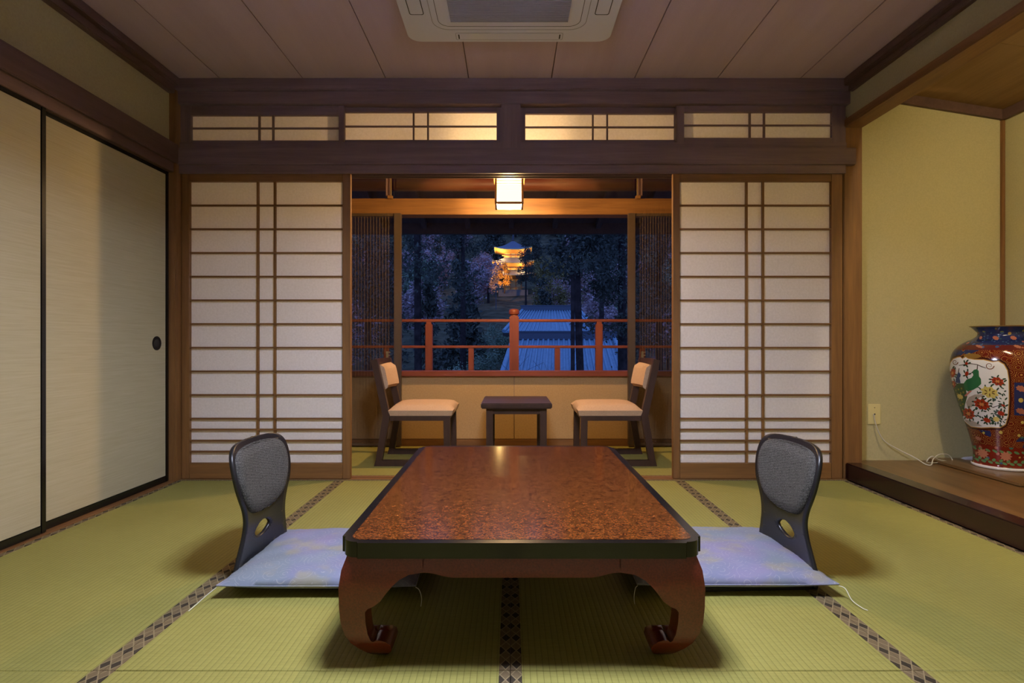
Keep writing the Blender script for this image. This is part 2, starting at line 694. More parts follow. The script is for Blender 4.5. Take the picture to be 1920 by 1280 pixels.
# thresholds
trim(XL, XR, YB - 0.03, YB - 0.012, -0.05, 0.0015, M['heri'], label='narrow cloth strip along the shoji threshold')
trim(-1.95, XR + 0.1, YB - 0.012, YB + 0.028, -0.05, 0.003, M['wood_x'], bev=0.001, label='wooden threshold rail under the shoji, near track')
trim(-1.95, XR + 0.1, YB + 0.034, 3.345, -0.05, 0.003, M['wood_x'], bev=0.001, label='wooden threshold rail under the shoji, far track')
trim(-1.965, XL, YF, YB, -0.05, 0.004, M['wood_y'], label='wooden sill under the fusuma')

# ------------------------------------------------------------------ ceiling
ceiling = tag(box('ceiling', -2.0, 2.05, YF - 0.1, YB + 0.05, ZC + 0.012, ZC + 0.06, M['dark_x']), 'ceiling of wide brown boards', kind='structure')
bw = 0.463
cx0 = -0.002
k = -5
while True:
    a = cx0 - bw / 2 + k * bw
    b = a + bw
    if a > 1.9:
        break
    a2, b2 = max(a, -1.93), min(b, 1.93)
    if b2 > a2 + 0.02:
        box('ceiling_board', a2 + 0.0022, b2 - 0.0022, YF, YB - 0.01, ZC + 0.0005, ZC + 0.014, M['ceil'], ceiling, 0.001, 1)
    k += 1

# ------------------------------------------------------------------ back wall woodwork
trim(-1.9, 1.92, 3.21, 3.36, 2.188, ZC, M['dark_x'], bev=0.004, label='dark ceiling cornice above the transoms')
trim(-1.9, 1.92, 3.235, 3.36, 2.118, 2.188, M['dark_x'], bev=0.003, label='dark head beam under the cornice')
trim(-1.9, 1.90, 3.252, 3.318, 1.869, 1.908, M['dark_x'], bev=0.003, label='dark rail carrying the transom screens')
trim(-1.9, px(1606, 3.23), 3.23, 3.268, 1.776, 1.869, M['dark_x'], bev=0.003, label='long dark tie beam across the top of the shoji')
trim(-1.9, 1.89, 3.268, 3.36, 1.776, 1.869, M['dark_x'], label='wall core behind the tie beam')
kam = empty('trim_90', (0, YB, 1.74))
tag(kam, 'grooved head rail in which the shoji slide', kind='structure')
box('rail_body', -1.9, 1.89, 3.245, 3.35, 1.748, 1.776, M['dark_x'], kam)
for a, b in ((3.245, 3.262), (3.297, 3.309), (3.340, 3.35)):
    box('groove_lip', -1.9, 1.89, a, b, 1.730, 1.748, M['dark_x'], kam)
# pillars
trim(-1.955, px(340, YB), 3.215, 3.36, 0.0, 2.19, M['wood_z'], bev=0.004, label='corner pillar between fusuma and shoji')
trim(px(1582, YB), px(1617, YB), YB, 3.37, 0.0, 2.06, M['wood_z'], bev=0.004, label='square pillar between shoji and alcove')
# the post between the transoms
trim(px(940, 3.255), px(976, 3.255), 3.245, 3.345, 1.869, 2.12, M['dark_z'], bev=0.002, label='short post between the two pairs of transoms')
WIN = [0]


def transom(x0, x1, bars, y0, ztop, zbot, label, o0, o1):
    WIN[0] += 1
    D = y0
    X0, X1 = px(x0, D), px(x1, D)
    zt, zb = pz(ztop, D), pz(zbot, D)
    w = empty('window_%d' % WIN[0], ((X0 + X1) / 2, y0, zb))
    tag(w, label, kind='structure')
    d = 0.024
    box('stile', px(o0, D), X0, y0, y0 + d, 1.908, 2.118, M['dark_z'], w, 0.0015, 1)
    box('stile', X1, px(o1, D), y0, y0 + d, 1.908, 2.118, M['dark_z'], w, 0.0015, 1)
    box('rail', X0, X1, y0, y0 + d, zt, 2.118, M['dark_x'], w, 0.0015, 1)
    box('rail', X0, X1, y0, y0 + d, 1.908, zb, M['dark_x'], w, 0.0015, 1)
    cols = [X0] + [px(b, D) for b in bars] + [X1]
    zm = (zt + zb) / 2
    for b in cols[1:-1]:
        box('lattice_bar', b - 0.0045, b + 0.0045, y0 + 0.004, y0 + 0.019, zb, zt, M['dark_z'], w)
    for a, b in zip(cols, cols[1:]):
        box('lattice_bar', a, b, y0 + 0.005, y0 + 0.018, zm - 0.004, zm + 0.004, M['dark_x'], w)
    for a, b in zip(cols, cols[1:]):
        for c, e in ((zb, zm), (zm, zt)):
            sheet('paper_pane', a, b, y0 + 0.0197, c, e, M['thinpaper'], w)


transom(358, 635, (485, 511), 3.262, 216, 263, 'paper transom screen next to the corner pillar by the fusuma', 336, 645)
transom(646, 931, (775, 802), 3.288, 210, 262, 'paper transom screen just to the fusuma side of the short post', 634, 942)
transom(985, 1265, (1112, 1139), 3.288, 213, 262, 'paper transom screen just to the alcove side of the short post', 974, 1280)
transom(1283, 1560, (1407, 1434), 3.262, 210, 258, 'paper transom screen nearest the alcove', 1268, 1586)

# ------------------------------------------------------------------ shoji doors
YS0 = 3.266


def shoji(n, xo0, xo1, xp0, xp1, bars, handle, label):
    D = YS0
    d = empty('door_%d' % n, ((px(xo0, D) + px(xo1, D)) / 2, D, 0.0))
    tag(d, label, kind='structure')
    X0, X1, P0, P1 = px(xo0, D), px(xo1, D), px(xp0, D), px(xp1, D)
    zt, zb = pz(340, D), pz(868, D)
    y0, y1 = YS0, YS0 + 0.03
    sl = box('stile', X0, P0, y0, y1, 0.004, 1.745, M['wood_z'], d, 0.002, 1)
    sr = box('stile', P1, X1, y0, y1, 0.004, 1.745, M['wood_z'], d, 0.002, 1)
    box('top_rail', P0, P1, y0, y1, zt, 1.745, M['wood_x'], d, 0.002, 1)
    box('bottom_rail', P0, P1, y0, y1, 0.004, zb, M['wood_x'], d, 0.002, 1)
    cols = [P0] + [px(b, D) for b in bars] + [P1]
    rows = [340 + 44.5 * k for k in range(11)] + [805.5, 826.4, 847, 868]
    rows = [pz(r, D) for r in rows]
    for b in cols[1:-1]:
        box('upright_bar', b - 0.0058, b + 0.0058, y0 + 0.006, y0 + 0.021, zb, zt, M['wood_z'], d)
    for z in rows[1:-1]:
        box('cross_bar', P0, P1, y0 + 0.004, y0 + 0.0205, z - 0.0045, z + 0.0045, M['lattice'], d)
    for a, b in zip(cols, cols[1:]):
        for c, e in zip(rows[1:], rows):
            sheet('paper_pane', a, b, y0 + 0.0217, c, e, M['paper'], d)
    hx = px(handle, D)
    box('finger_pull', hx - 0.006, hx + 0.006, y0 - 0.0008, y0 + 0.004, pz(672, D), pz(654, D), M['iron'], sl if handle < (xo0 + xo1) / 2 else sr, 0.0006, 1).parent = d


shoji(1, 340, 657, 355, 642, (482, 514), 649, 'sliding shoji door of white paper and wooden lattice beside the fusuma')
shoji(2, 1262, 1580, 1275, 1559, (1401, 1432), 1269, 'sliding shoji door of white paper and wooden lattice beside the alcove')

# ------------------------------------------------------------------ left wall
wl = sbox('wall_left', -2.0, -1.905, YF, 3.36, 1.80, ZC + 0.01, M['plaster'], label='olive plaster wall above the fusuma')
trim(-1.95, -1.843, YF, 3.21, 2.205, ZC, M['dark_y'], bev=0.004, label='dark cornice along the fusuma wall')
trim(-1.95, -1.872, YF, 3.215, 2.165, 2.205, M['dark_y'], bev=0.003, label='dark lower cornice step along the fusuma wall')
trim(-1.95, -1.862, YF, 3.235, 1.778, 1.885, M['dark_y'], bev=0.003, label='dark tie beam above the fusuma')
trim(-1.96, -1.878, YF, 3.215, 1.725, 1.778, M['dark_y'], bev=0.002, label='dark head rail in which the fusuma slide')
sbox('wall_left_core', -2.06, -1.965, YF, 3.36, -0.05, 1.80, M['dark_y'], label='closet side behind the fusuma')


def fusuma(n, y0, y1, x0, pull, label):
    d = empty('door_%d' % n, (x0, (y0 + y1) / 2, 0.004))
    tag(d, label, kind='structure')
    fw = 0.026
    zb, zt = 0.006, 1.733
    x1 = x0 - 0.02
    box('paper_panel', x0 - 0.004, x1 + 0.002, y0 + fw, y1 - fw, zb + 0.034, zt - fw, M['fusuma'], d)
    box('edge_frame', x0, x1, y0, y0 + fw, zb, zt, M['black'], d, 0.003)
    box('edge_frame', x0, x1, y1 - fw, y1, zb, zt, M['black'], d, 0.003)
    box('edge_frame', x0, x1, y0 + fw, y1 - fw, zt - fw, zt, M['black'], d, 0.003)
    box('edge_frame', x0, x1, y0 + fw, y1 - fw, zb, zb + 0.034, M['black'], d, 0.003)
    if pull:
        yy, zz = pull
        hp = bmesh.new()
        add_lathe(hp, [(0.020, -0.002), (0.022, 0.001), (0.030, 0.0015), (0.034, 0.004), (0.038, 0.003), (0.038, -0.002)], 28)
        for v in hp.verts:
            a, b, c = v.co
            v.co = (x0 - 0.004 + c, yy + a, zz + b)
        h = finish('round_pull', hp, M['iron'], d, True, 30)
        h['label'] = 'round black metal finger pull'
        dp = bmesh.new()
        add_tube(dp, [(x0 - 0.006, yy, zz), (x0 - 0.003, yy, zz)], 0.029, 24)
        finish('pull_hollow', dp, M['black'], d)


fusuma(3, 2.315, 3.213, -1.905, (3.108, 0.772), 'pale fusuma panel with round black pull beside the corner pillar')
fusuma(4, 1.36, 2.34, -1.884, None, 'pale fusuma panel in the near track, cut by the picture edge')
fusuma(5, 0.40, 1.37, -1.905, None, 'pale fusuma panel further along the wall, beyond the picture edge')
sbox('wall_left_end', -1.96, -1.885, YF, 0.41, 0.0, 1.74, M['plaster'], label='plaster beside the last fusuma')

# ------------------------------------------------------------------ right wall and alcove
ZB0, ZB1 = 1.996, 2.04
sbox('wall_right', 1.91, 1.985, YF, 3.30, ZB1, ZC + 0.01, M['plaster'], label='olive plaster drop wall above the alcove opening')
trim(1.858, 1.95, YF, 3.21, 2.205, ZC, M['dark_y'], bev=0.004, label='dark cornice above the alcove drop wall')
trim(1.885, 1.95, YF, 3.215, 2.175, 2.205, M['dark_y'], bev=0.003, label='dark lower cornice step above the alcove')
trim(1.892, 2.0, YF, YB + 0.001, ZB0, ZB1, M['wood_y'], bev=0.003, label='wooden lintel beam of the alcove opening')
trim(1.885, 2.0, 1.28, 1.38, 0.0, ZB0, M['wood_z'], bev=0.004, label='front pillar of the alcove')
sbox('wall_right_front', 1.91, 1.985, YF, 1.29, 0.0, ZB0, M['plaster'], label='olive plaster wall in front of the alcove')
trim(1.90, 1.99, 1.38, YB, 0.0, ZA, M['gamachi'], bev=0.005, label='dark lacquered front sill of the alcove')
sbox('floor_alcove', 1.99, XA + 0.02, 1.2, YA + 0.02, 0.0, ZA - 0.002, M['alcove_wood'], label='polished wooden floor of the alcove')
sbox('wall_alcove_side', 1.985, XA + 0.1, YA, YA + 0.08, 0.0, 2.29, M['alcoveplaster'], label='yellowish plaster side wall of the alcove with the outlet')
sbox('wall_alcove_back', XA, XA + 0.1, 1.2, YA, 0.0, 2.29, M['alcoveplaster'], label='yellowish plaster back wall of the alcove')
sbox('wall_alcove_near', 1.985, XA + 0.1, 1.2, 1.28, 0.0, 2.29, M['alcoveplaster'], label='near side wall of the alcove')
def acz(x):
    # the alcove ceiling slopes down towards the back wall
    return 2.118 + (XA - x) * 0.16


bm = bmesh.new()
add_prism(bm, [(1.985, acz(1.985) + 0.022), (XA + 0.1, acz(XA + 0.1) + 0.022), (XA + 0.1, acz(XA + 0.1) + 0.06), (1.985, acz(1.985) + 0.06)], 'y', 1.2, YA + 0.05)
ca = tag(finish('ceiling_alcove', bm, M['dark_x']), 'sloping board ceiling of the alcove', kind='structure')
for a, b in ((1.29, 1.97), (1.97, 2.745), (2.745, YA)):
    prism('ceiling_board', [(1.986, acz(1.986)), (XA, acz(XA)), (XA, acz(XA) + 0.021), (1.986, acz(1.986) + 0.021)], 'y', a + 0.002, b - 0.002, M["alcoveboard"], ca)
TN[0] += 1
tag(prism('trim_%d' % TN[0], [(1.99, acz(1.99) - 0.055), (XA, acz(XA) - 0.055), (XA, acz(XA)), (1.99, acz(1.99))], 'y', YA - 0.022, YA, M['dark_y']), 'sloping dark cornice on the alcove side wall', kind='structure')
trim(XA - 0.022, XA, 1.28, YA, 2.062, 2.12, M['dark_y'], bev=0.002, label='dark cornice on the alcove back wall')
trim(XA - 0.018, XA, YA - 0.018, YA, ZA, 2.062, M['wood_z'], bev=0.002, label='thin corner post of the alcove')
# the tube lamp hidden behind the drop wall
tl = empty('tube_lamp', (2.03, 1.85, 2.240))
tag(tl, 'slim tube lamp behind the lintel of the alcove', 'lamp')
box('fixture_body', 2.005, 2.06, 1.45, 2.25, 2.205, 2.238, M['white'], tl, 0.004)
tube('lamp_tube', [(2.033, 1.49, 2.190), (2.033, 2.21, 2.190)], 0.014, emit('warm tube', (1.0, 0.84, 0.56, 1), ALCOVE_L), tl, 12)
for y in (1.482, 2.218):
    box('end_socket', 2.018, 2.048, y - 0.01, y + 0.01, 2.172, 2.207, M['white'], tl, 0.002)

# wall behind the camera
sbox('wall_rear', -2.0, 2.05, YF - 0.08, YF, -0.05, ZC + 0.05, M['plaster'], label='plaster wall behind the viewer')

# ------------------------------------------------------------------ veranda
sbox('wall_veranda_left', -2.04, -1.95, 3.36, YW + 0.1, -0.1, 2.26, M['plaster'], label='end wall of the veranda on the fusuma side')
sbox('wall_veranda_right', 1.95, 2.04, 3.42, YW + 0.1, -0.1, 2.26, M['plaster'], label='end wall of the veranda on the alcove side')
vc = tag(box('ceiling_veranda', -2.0, 2.0, 3.36, YW + 0.1, 2.215, 2.26, M['dark_x']), 'board ceiling of the veranda', kind='structure')
for i in range(5):
    a = 3.36 + i * 0.2
    box('ceiling_board', -1.95, 1.95, a + 0.002, a + 0.198, 2.20, 2.216, M['pale_x'], vc, 0.001, 1)
sbox('wall_veranda_core', -1.96, 1.96, YW + 0.02, YW + 0.1, -0.1, 0.535, M['dark_x'], label='low wall under the veranda window')
wv = empty('wall_veranda', (0, YW, 0))
tag(wv, 'low textured beige wall under the veranda window', kind='structure')
xm = px(964, YW)
for a, b in ((-1.95, xm - 0.0015), (xm + 0.0015, 1.95)):
    box('wall_panel', a, b, YW, YW + 0.022, 0.05, 0.523, M['panel'], wv, 0.0015, 1)
sbox('baseboard_back', -1.95, 1.95, YW - 0.012, YW + 0.022, -0.02, 0.046, M['wood_x'], bev=0.002, label='wooden skirting under the veranda window')
wn = empty('window_5', (0, YW, 0.523))
tag(wn, 'wide veranda window opening with red-brown sill and glazed transom', kind='structure')
box('sill', -1.95, 1.95, YW - 0.03, YW + 0.11, 0.523, 0.562, M['redwood_x'], wn, 0.003)
box('lintel', -1.95, 1.95, YW - 0.03, YW + 0.1, 1.738, 1.858, M['wood_x'], wn, 0.004)
box('head_rail', -1.95, 1.95, YW, YW + 0.1, 2.17, 2.21, M['wood_x'], wn)
for x in (-1.93, 1.93):
    box('jamb', x - 0.03, x + 0.03, YW, YW + 0.1, 0.56, 2.2, M['wood_z'], wn)
box('transom_glass', -1.9, 1.9, YW + 0.045, YW + 0.049, 1.858, 2.17, M['glass'], wn)


def screen(side, label):
    s = side
    root = empty('pleated_screen', (s * 1.07 + 0.0, YW - 0.06, 0.0))
    tag(root, label, 'screen', 'pleated insect screens of the veranda')
    yc = YW - 0.062
    xi = px(746, yc) if s < 0 else px(1184, yc)      # inner stile centre
    xo = s * 1.36
    zt = 1.736
    box('stile', xi - 0.026, xi + 0.026, yc - 0.022, yc + 0.022, 0.012, zt, M['aluframe'], root, 0.003)
    box('stile', xo - 0.014, xo + 0.014, yc - 0.016, yc + 0.016, 0.012, zt, M['aluframe'], root, 0.002)
    a, b = sorted((xi - s * -0.026, xo))
    a, b = (xo, xi - 0.026) if s < 0 else (xi + 0.026, xo)
    box('rail', a, b, yc - 0.016, yc + 0.016, zt - 0.022, zt, M['aluframe'], root, 0.002)
    box('rail', a, b, yc - 0.016, yc + 0.016, 0.012, 0.03, M['aluframe'], root, 0.002)
    bm = bmesh.new()
    n = 44
    prev = None
    for i in range(n + 1):
        x = a + (b - a) * i / n
        y = yc + (0.008 if i % 2 else -0.008)
        cur = (bm.verts.new((x, y, 0.03)), bm.verts.new((x, y, zt - 0.022)))
        if prev:
            bm.faces.new((prev[0], cur[0], cur[1], prev[1]))
        prev = cur
    m = finish('pleated_mesh', bm, M['mesh'], root, recalc=False)
    hx = xi + s * 0.075
    zz = pz(666, yc)
    lt = box('latch', hx - 0.008, hx + 0.010, yc - 0.026, yc - 0.012, zz - 0.03, zz + 0.03, M['brass'], root, 0.002)
    lt['label'] = 'small metal latch'
    for dz in (-0.024, 0.0, 0.024):
        box('latch_bar', hx + 0.010, hx + 0.024, yc - 0.024, yc - 0.014, zz + dz - 0.004, zz + dz + 0.004, M['brass'], lt)
    return root


screen(-1, 'brown pleated screen pushed aside behind the chair near the fusuma side')
screen(1, 'brown pleated screen pushed aside behind the chair near the alcove side')


def hanger(x, s, label):
    y = YW - 0.045
    X = px(x, y)
    r = empty('blind_hanger', (X, y, 1.86))
    tag(r, label, 'hanger', 'hangers above the veranda window')
    tube('rod', [(X, y, 1.872), (X, y, 2.2)], 0.005, M['brass'], r, 8)
    box('wood_block', X - 0.024 if s < 0 else X - 0.012, X + 0.012 if s < 0 else X + 0.024, y - 0.012, y + 0.02, 1.852, 1.874, M['wood_x'], r, 0.002)
    box('wood_arm', X + s * 0.012, X + s * 0.042, y + 0.01, y + 0.03, 1.874, 2.2, M['dark_z'], r, 0.003)


hanger(733, -1, 'thin rod with wooden block above the screen on the fusuma side')
hanger(1195, 1, 'thin rod with wooden block above the screen on the alcove side')

# lantern
LY0, LY1 = 3.715, 3.887
LX = -0.008
lr = empty('ceiling_lantern', (LX, (LY0 + LY1) / 2, 2.2))
tag(lr, 'glowing square paper lantern with wooden frame hanging over the veranda', 'lantern')
hw = 0.086
zb, zt = 1.676, 1.840
yc = (LY0 + LY1) / 2
def m_lanternpaper():
    t = NT('thin glowing lantern paper')
    tr = t.new('ShaderNodeBsdfTransparent')
    em = t.new('ShaderNodeEmission')
    em.inputs[0].default_value = (1.0, 0.74, 0.38, 1)
    em.inputs[1].default_value = 2.6
    mx = t.new('ShaderNodeMixShader')
    mx.inputs[0].default_value = 0.5
    t.link(tr.outputs[0], mx.inputs[1])
    t.link(em.outputs[0], mx.inputs[2])
    t.link(mx.outputs[0], t.out.inputs['Surface'])
    return t.m


paperE = m_lanternpaper()
bd_ = bpy.data.lights.new('lantern bulb', 'POINT')
bd_.energy = LANTERN_W
bd_.color = (1.0, 0.62, 0.26)
bd_.shadow_soft_size = 0.03
bo_ = bpy.data.objects.new('bulb_light', bd_)
COL.objects.link(bo_)
bo_.parent = lr
bo_.location = (0, 0, 1.700 - 2.2)
for sx in (-1, 1):
    for sy in (-1, 1):
        box('corner_post', LX + sx * hw - 0.007, LX + sx * hw + 0.007, yc + sy * hw - 0.007, yc + sy * hw + 0.007, zb - 0.004, zt, M['wood_z'], lr, 0.0015, 1)
for sy in (-1, 1):
    box('bottom_rail', LX - hw, LX + hw, yc + sy * hw - 0.005, yc + sy * hw + 0.005, zb - 0.004, zb + 0.008, M['wood_x'], lr)
for sx in (-1, 1):
    box('bottom_rail', LX + sx * hw - 0.005, LX + sx * hw + 0.005, yc - hw, yc + hw, zb - 0.004, zb + 0.008, M['wood_y'], lr)
for sy in (-1, 1):
    box('paper_shade', LX - hw + 0.006, LX + hw - 0.006, yc + sy * hw - 0.001, yc + sy * hw + 0.001, zb + 0.008, zt, paperE, lr)
    for z in (1.801, 1.819):
        box('slat', LX - hw + 0.006, LX + hw - 0.006, yc + sy * (hw + 0.003) - 0.002, yc + sy * (hw + 0.003) + 0.002, z - 0.0016, z + 0.0016, M['wood_x'], lr)
for sx in (-1, 1):
    box('paper_shade', LX + sx * hw - 0.001, LX + sx * hw + 0.001, yc - hw + 0.006, yc + hw - 0.006, zb + 0.008, zt, paperE, lr)
box('paper_shade', LX - hw + 0.006, LX + hw - 0.006, yc - hw + 0.006, yc + hw - 0.006, zb + 0.001, zb + 0.003, paperE, lr)
box('cap_board', LX - 0.101, LX + 0.101, yc - 0.101, yc + 0.101, zt, zt + 0.012, M['wood_x'], lr, 0.003)
box('stem', LX - 0.03, LX + 0.03, yc - 0.03, yc + 0.03, zt + 0.012, 2.18, M['wood_z'], lr, 0.003)
box('ceiling_plate', LX - 0.07, LX + 0.07, yc - 0.07, yc + 0.07, 2.18, 2.20, M['wood_x'], lr, 0.003)

# eaves outside
ev = empty('eaves', (0, YW + 0.1, 2.3))
tag(ev, 'roof eaves over the veranda with rafters, seen through the transom', kind='structure')


def ez(y):
    return 2.35 - (y - 4.4) * 0.30


bm = bmesh.new()
add_prism(bm, [(4.4, ez(4.4)), (5.75, ez(5.75)), (5.75, ez(5.75) + 0.04), (4.4, ez(4.4) + 0.04)], 'x', -3.2, 3.2)
finish('soffit_board', bm, M['eavewood'], ev)
for i in range(15):
    x = -3.0 + i * 0.43
    bm = bmesh.new()
    add_prism(bm, [(4.42, ez(4.42) - 0.055), (5.7, ez(5.7) - 0.055), (5.7, ez(5.7)), (4.42, ez(4.42))], 'x', x - 0.024, x + 0.024)
    finish('rafter', bm, M['eavewood'], ev)
tube('log_purlin', [(-3.2, 4.78, 2.095), (3.2, 4.78, 2.095)], 0.06, M['redwood_x'], ev, 24)
box('fascia', -3.2, 3.2, 5.7, 5.75, ez(5.75) - 0.09, ez(5.75) + 0.05, M['eavewood'], ev)

# balcony ledge and railing
YR = 4.72
sbox('floor_balcony', -2.6, 2.6, YW + 0.11, YR + 0.1, 0.30, 0.40, M['dark_x'], label='narrow ledge outside the veranda window')
sbox('wall_balcony', -2.6, 2.6, YR - 0.05, YR + 0.05, -4.2, 0.30, M['dark_x'], label='outer wall under the balcony ledge')
rl = empty('balcony_railing', (0, YR, 0.40))
tag(rl, 'red-brown wooden balcony railing with a round-capped centre post outside the window', 'railing')


def rpost(x, w, ytop, name='post'):
    X = px(x, YR)
    h = w * YR / F / 2
    return box(name, X - h, X + h, YR - h, YR + h, 0.40, pz(ytop, YR), M['redwood_z'], rl, 0.005)


nx = px(964, YR)
box('newel_post', nx - 0.038, nx + 0.038, YR - 0.038, YR + 0.038, 0.40, pz(592, YR), M['redwood_z'], rl, 0.008)
bm = bmesh.new()
zc = pz(592, YR)
add_lathe(bm, [(0.034, -0.004), (0.030, 0.006), (0.040, 0.012), (0.043, 0.022), (0.043, 0.042), (0.036, 0.052), (0.015, 0.058)], 28, (nx, YR, zc))
finish('newel_cap', bm, M['redwood_z'], rl, True, 40)
for x in (804.5, 1123):
    rpost(x, 13, 607)
    X = px(x, YR)
    box('post_neck', X - 0.02, X + 0.02, YR - 0.02, YR + 0.02, pz(608, YR), pz(603, YR), M['redwood_z'], rl)
for x in (642, 1285):
    rpost(x, 13, 603)
for x in (883.5, 1045, 725, 1204):
    rpost(x, 10, 652, 'short_post')
for yy, h in ((601, 0.0115), (650, 0.011)):
    z = pz(yy, YR)
    for a, b in ((-2.3, nx - 0.037), (nx + 0.037, 2.3)):
        box('rail', a, b, YR - 0.022, YR + 0.022, z - h, z + h, M['redwood_x'], rl, 0.004)
box('foot_rail', -2.3, 2.3, YR - 0.03, YR + 0.03, 0.40, 0.44, M['redwood_x'], rl, 0.004)

# ------------------------------------------------------------------ air conditioner
AY0, AY1 = 1.795, 2.752
AX = px(955, 2.75)
ac = empty('air_conditioner', (AX, (AY0 + AY1) / 2, ZC))
tag(ac, 'white four-way cassette air conditioner set in the ceiling', 'air conditioner')


def rrect(x0, x1, y0, y1, r, n=6):
    out = []
    for cx, cy, a0 in ((x1 - r, y1 - r, 0), (x0 + r, y1 - r, 90), (x0 + r, y0 + r, 180), (x1 - r, y0 + r, 270)):
        for i in range(n + 1):
            a = math.radians(a0 + 90 * i / n)
            out.append((cx + r * math.cos(a), cy + r * math.sin(a)))
    return out


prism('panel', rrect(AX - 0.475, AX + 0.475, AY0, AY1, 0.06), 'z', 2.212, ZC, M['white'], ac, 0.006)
ACY = (AY0 + AY1) / 2
def line_loop(name, pts, z, r, mat):
    p = [(u, v, z) for u, v in pts]
    return tube(name, p + [p[0]], r, mat, ac, 6)


line_loop('seam_line', rrect(AX - 0.345, AX + 0.345, ACY - 0.372, ACY + 0.372, 0.07), 2.2122, 0.0016, M['grille'])
line_loop('seam_line', rrect(AX - 0.318, AX + 0.318, ACY - 0.345, ACY + 0.345, 0.05), 2.2122, 0.0013, M['slot'])
box('intake_grille', AX - 0.262, AX + 0.262, ACY - 0.300, ACY + 0.300, 2.2095, 2.2125, M['grille'], ac)
for i in range(44):
    y = ACY - 0.297 + i * 0.01375
    box('grille_slat', AX - 0.262, AX + 0.262, y, y + 0.0075, 2.2065, 2.2100, M['grille'], ac)
for s_ in (-1, 1):
    line_loop('louver_gap', rrect(AX + s_ * 0.405 - 0.030, AX + s_ * 0.405 + 0.030, ACY - 0.25, ACY + 0.25, 0.008, 3), 2.2122, 0.0020, M['slot'])
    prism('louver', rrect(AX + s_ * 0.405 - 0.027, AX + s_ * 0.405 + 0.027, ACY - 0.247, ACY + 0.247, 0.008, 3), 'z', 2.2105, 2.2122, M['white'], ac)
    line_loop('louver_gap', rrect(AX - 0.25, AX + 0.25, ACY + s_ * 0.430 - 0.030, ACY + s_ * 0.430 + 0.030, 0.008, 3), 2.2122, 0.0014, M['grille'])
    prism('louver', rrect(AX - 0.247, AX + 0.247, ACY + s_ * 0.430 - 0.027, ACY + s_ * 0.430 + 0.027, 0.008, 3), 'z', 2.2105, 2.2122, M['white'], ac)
    for t_ in (-1, 1):
        box('hinge_mark', AX + s_ * 0.236 - 0.003, AX + s_ * 0.236 + 0.003, ACY + t_ * 0.430 - 0.018, ACY + t_ * 0.430 + 0.018, 2.2095, 2.2110, M['slot'], ac)

# ------------------------------------------------------------------ pendant lamp above the table, above the frame
PX, PY = 0.02, 1.33
pl = empty('pendant_lamp', (PX, PY, ZC))
tag(pl, 'square pendant lamp with pale shade hanging above the low table', 'lamp')
tube('cord', [(PX, PY, 1.85), (PX, PY, ZC)], 0.005, M['slot'], pl, 8)
box('ceiling_rose', PX - 0.05, PX + 0.05, PY - 0.05, PY + 0.05, ZC - 0.03, ZC, M['white'], pl, 0.006)
hs = 0.215
zs0, zs1 = 1.745, 1.86
def quad(name, pts, mat, parent):
    bm = bmesh.new()
    bm.faces.new([bm.verts.new(p) for p in pts])
    return finish(name, bm, mat, parent, recalc=False)


quad('shade_top', [(PX - hs, PY - hs, zs1), (PX + hs, PY - hs, zs1), (PX + hs, PY + hs, zs1), (PX - hs, PY + hs, zs1)], M['shade_top'], pl)
for s_ in (-1, 1):
    y_, x_ = PY + s_ * hs, PX + s_ * hs
    quad('shade_side', [(PX - hs, y_, zs0), (PX + hs, y_, zs0), (PX + hs, y_, zs1), (PX - hs, y_, zs1)], M['shade'], pl)
    quad('shade_side', [(x_, PY - hs, zs0), (x_, PY + hs, zs0), (x_, PY + hs, zs1), (x_, PY - hs, zs1)], M['shade'], pl)
    for t_ in (-1, 1):
        box('shade_frame', PX + s_ * hs - 0.005, PX + s_ * hs + 0.005, PY + t_ * hs - 0.005, PY + t_ * hs + 0.005, zs0, zs1 + 0.004, M['wood_z'], pl)
    box('shade_frame', PX - hs, PX + hs, y_ - 0.004, y_ + 0.004, zs0 - 0.004, zs0 + 0.004, M['wood_x'], pl)
    box('shade_frame', x_ - 0.004, x_ + 0.004, PY - hs, PY + hs, zs0 - 0.004, zs0 + 0.004, M['wood_y'], pl)
tubeE = emit('pendant tube', (0.76, 0.81, 1.0, 1), PENDANT_L)
for rr_, zz_ in ((0.155, 1.795), (0.11, 1.80)):
    o = tube('ring_tube', [(PX + rr_ * math.cos(2 * math.pi * k_ / 40), PY + rr_ * math.sin(2 * math.pi * k_ / 40), zz_) for k_ in range(41)], 0.0135, tubeE, pl, 10)
box('tube_holder', PX - 0.16, PX + 0.16, PY - 0.012, PY + 0.012, 1.812, 1.83, M['white'], pl)
tube('lamp_stem', [(PX, PY, 1.825), (PX, PY, 1.855)], 0.012, M['white'], pl, 8)

# ------------------------------------------------------------------ low lacquer table
TX0, TX1, TY0, TY1 = -0.408, 0.462, 1.352, 2.632
TZ = 0.304
TC = (TX0 + TX1) / 2
tb = empty('low_table', (TC, (TY0 + TY1) / 2, 0))
tag(tb, 'low brown speckled lacquer table with black edge and scrolled feet', 'table')


def notched(x0, x1, y0, y1, c, n=0.012):
    """rectangle with rounded corners that have a small step before and after, like the lacquer edge"""
    out = []
    for cx, cy, a0 in ((x1, y1, 0), (x0, y1, 90), (x0, y0, 180), (x1, y0, 270)):
        sx = 1 if cx == x1 else -1
        sy = 1 if cy == y1 else -1
        pts = []
        ccx, ccy = cx - sx * c, cy - sy * c
        r = c - n
        for i in range(7):
            a = math.radians(a0 + 90 * i / 6)
            pts.append((ccx + r * 1.12 * math.cos(a), ccy + r * 1.12 * math.sin(a)))
        first = (cx, ccy - sy * 0.004) if a0 in (0, 180) else (ccx - sx * 0.004, cy)
        last = (ccx - sx * 0.004, cy) if a0 in (0, 180) else (cx, ccy - sy * 0.004)
        out += [first] + pts + [last]
    return out


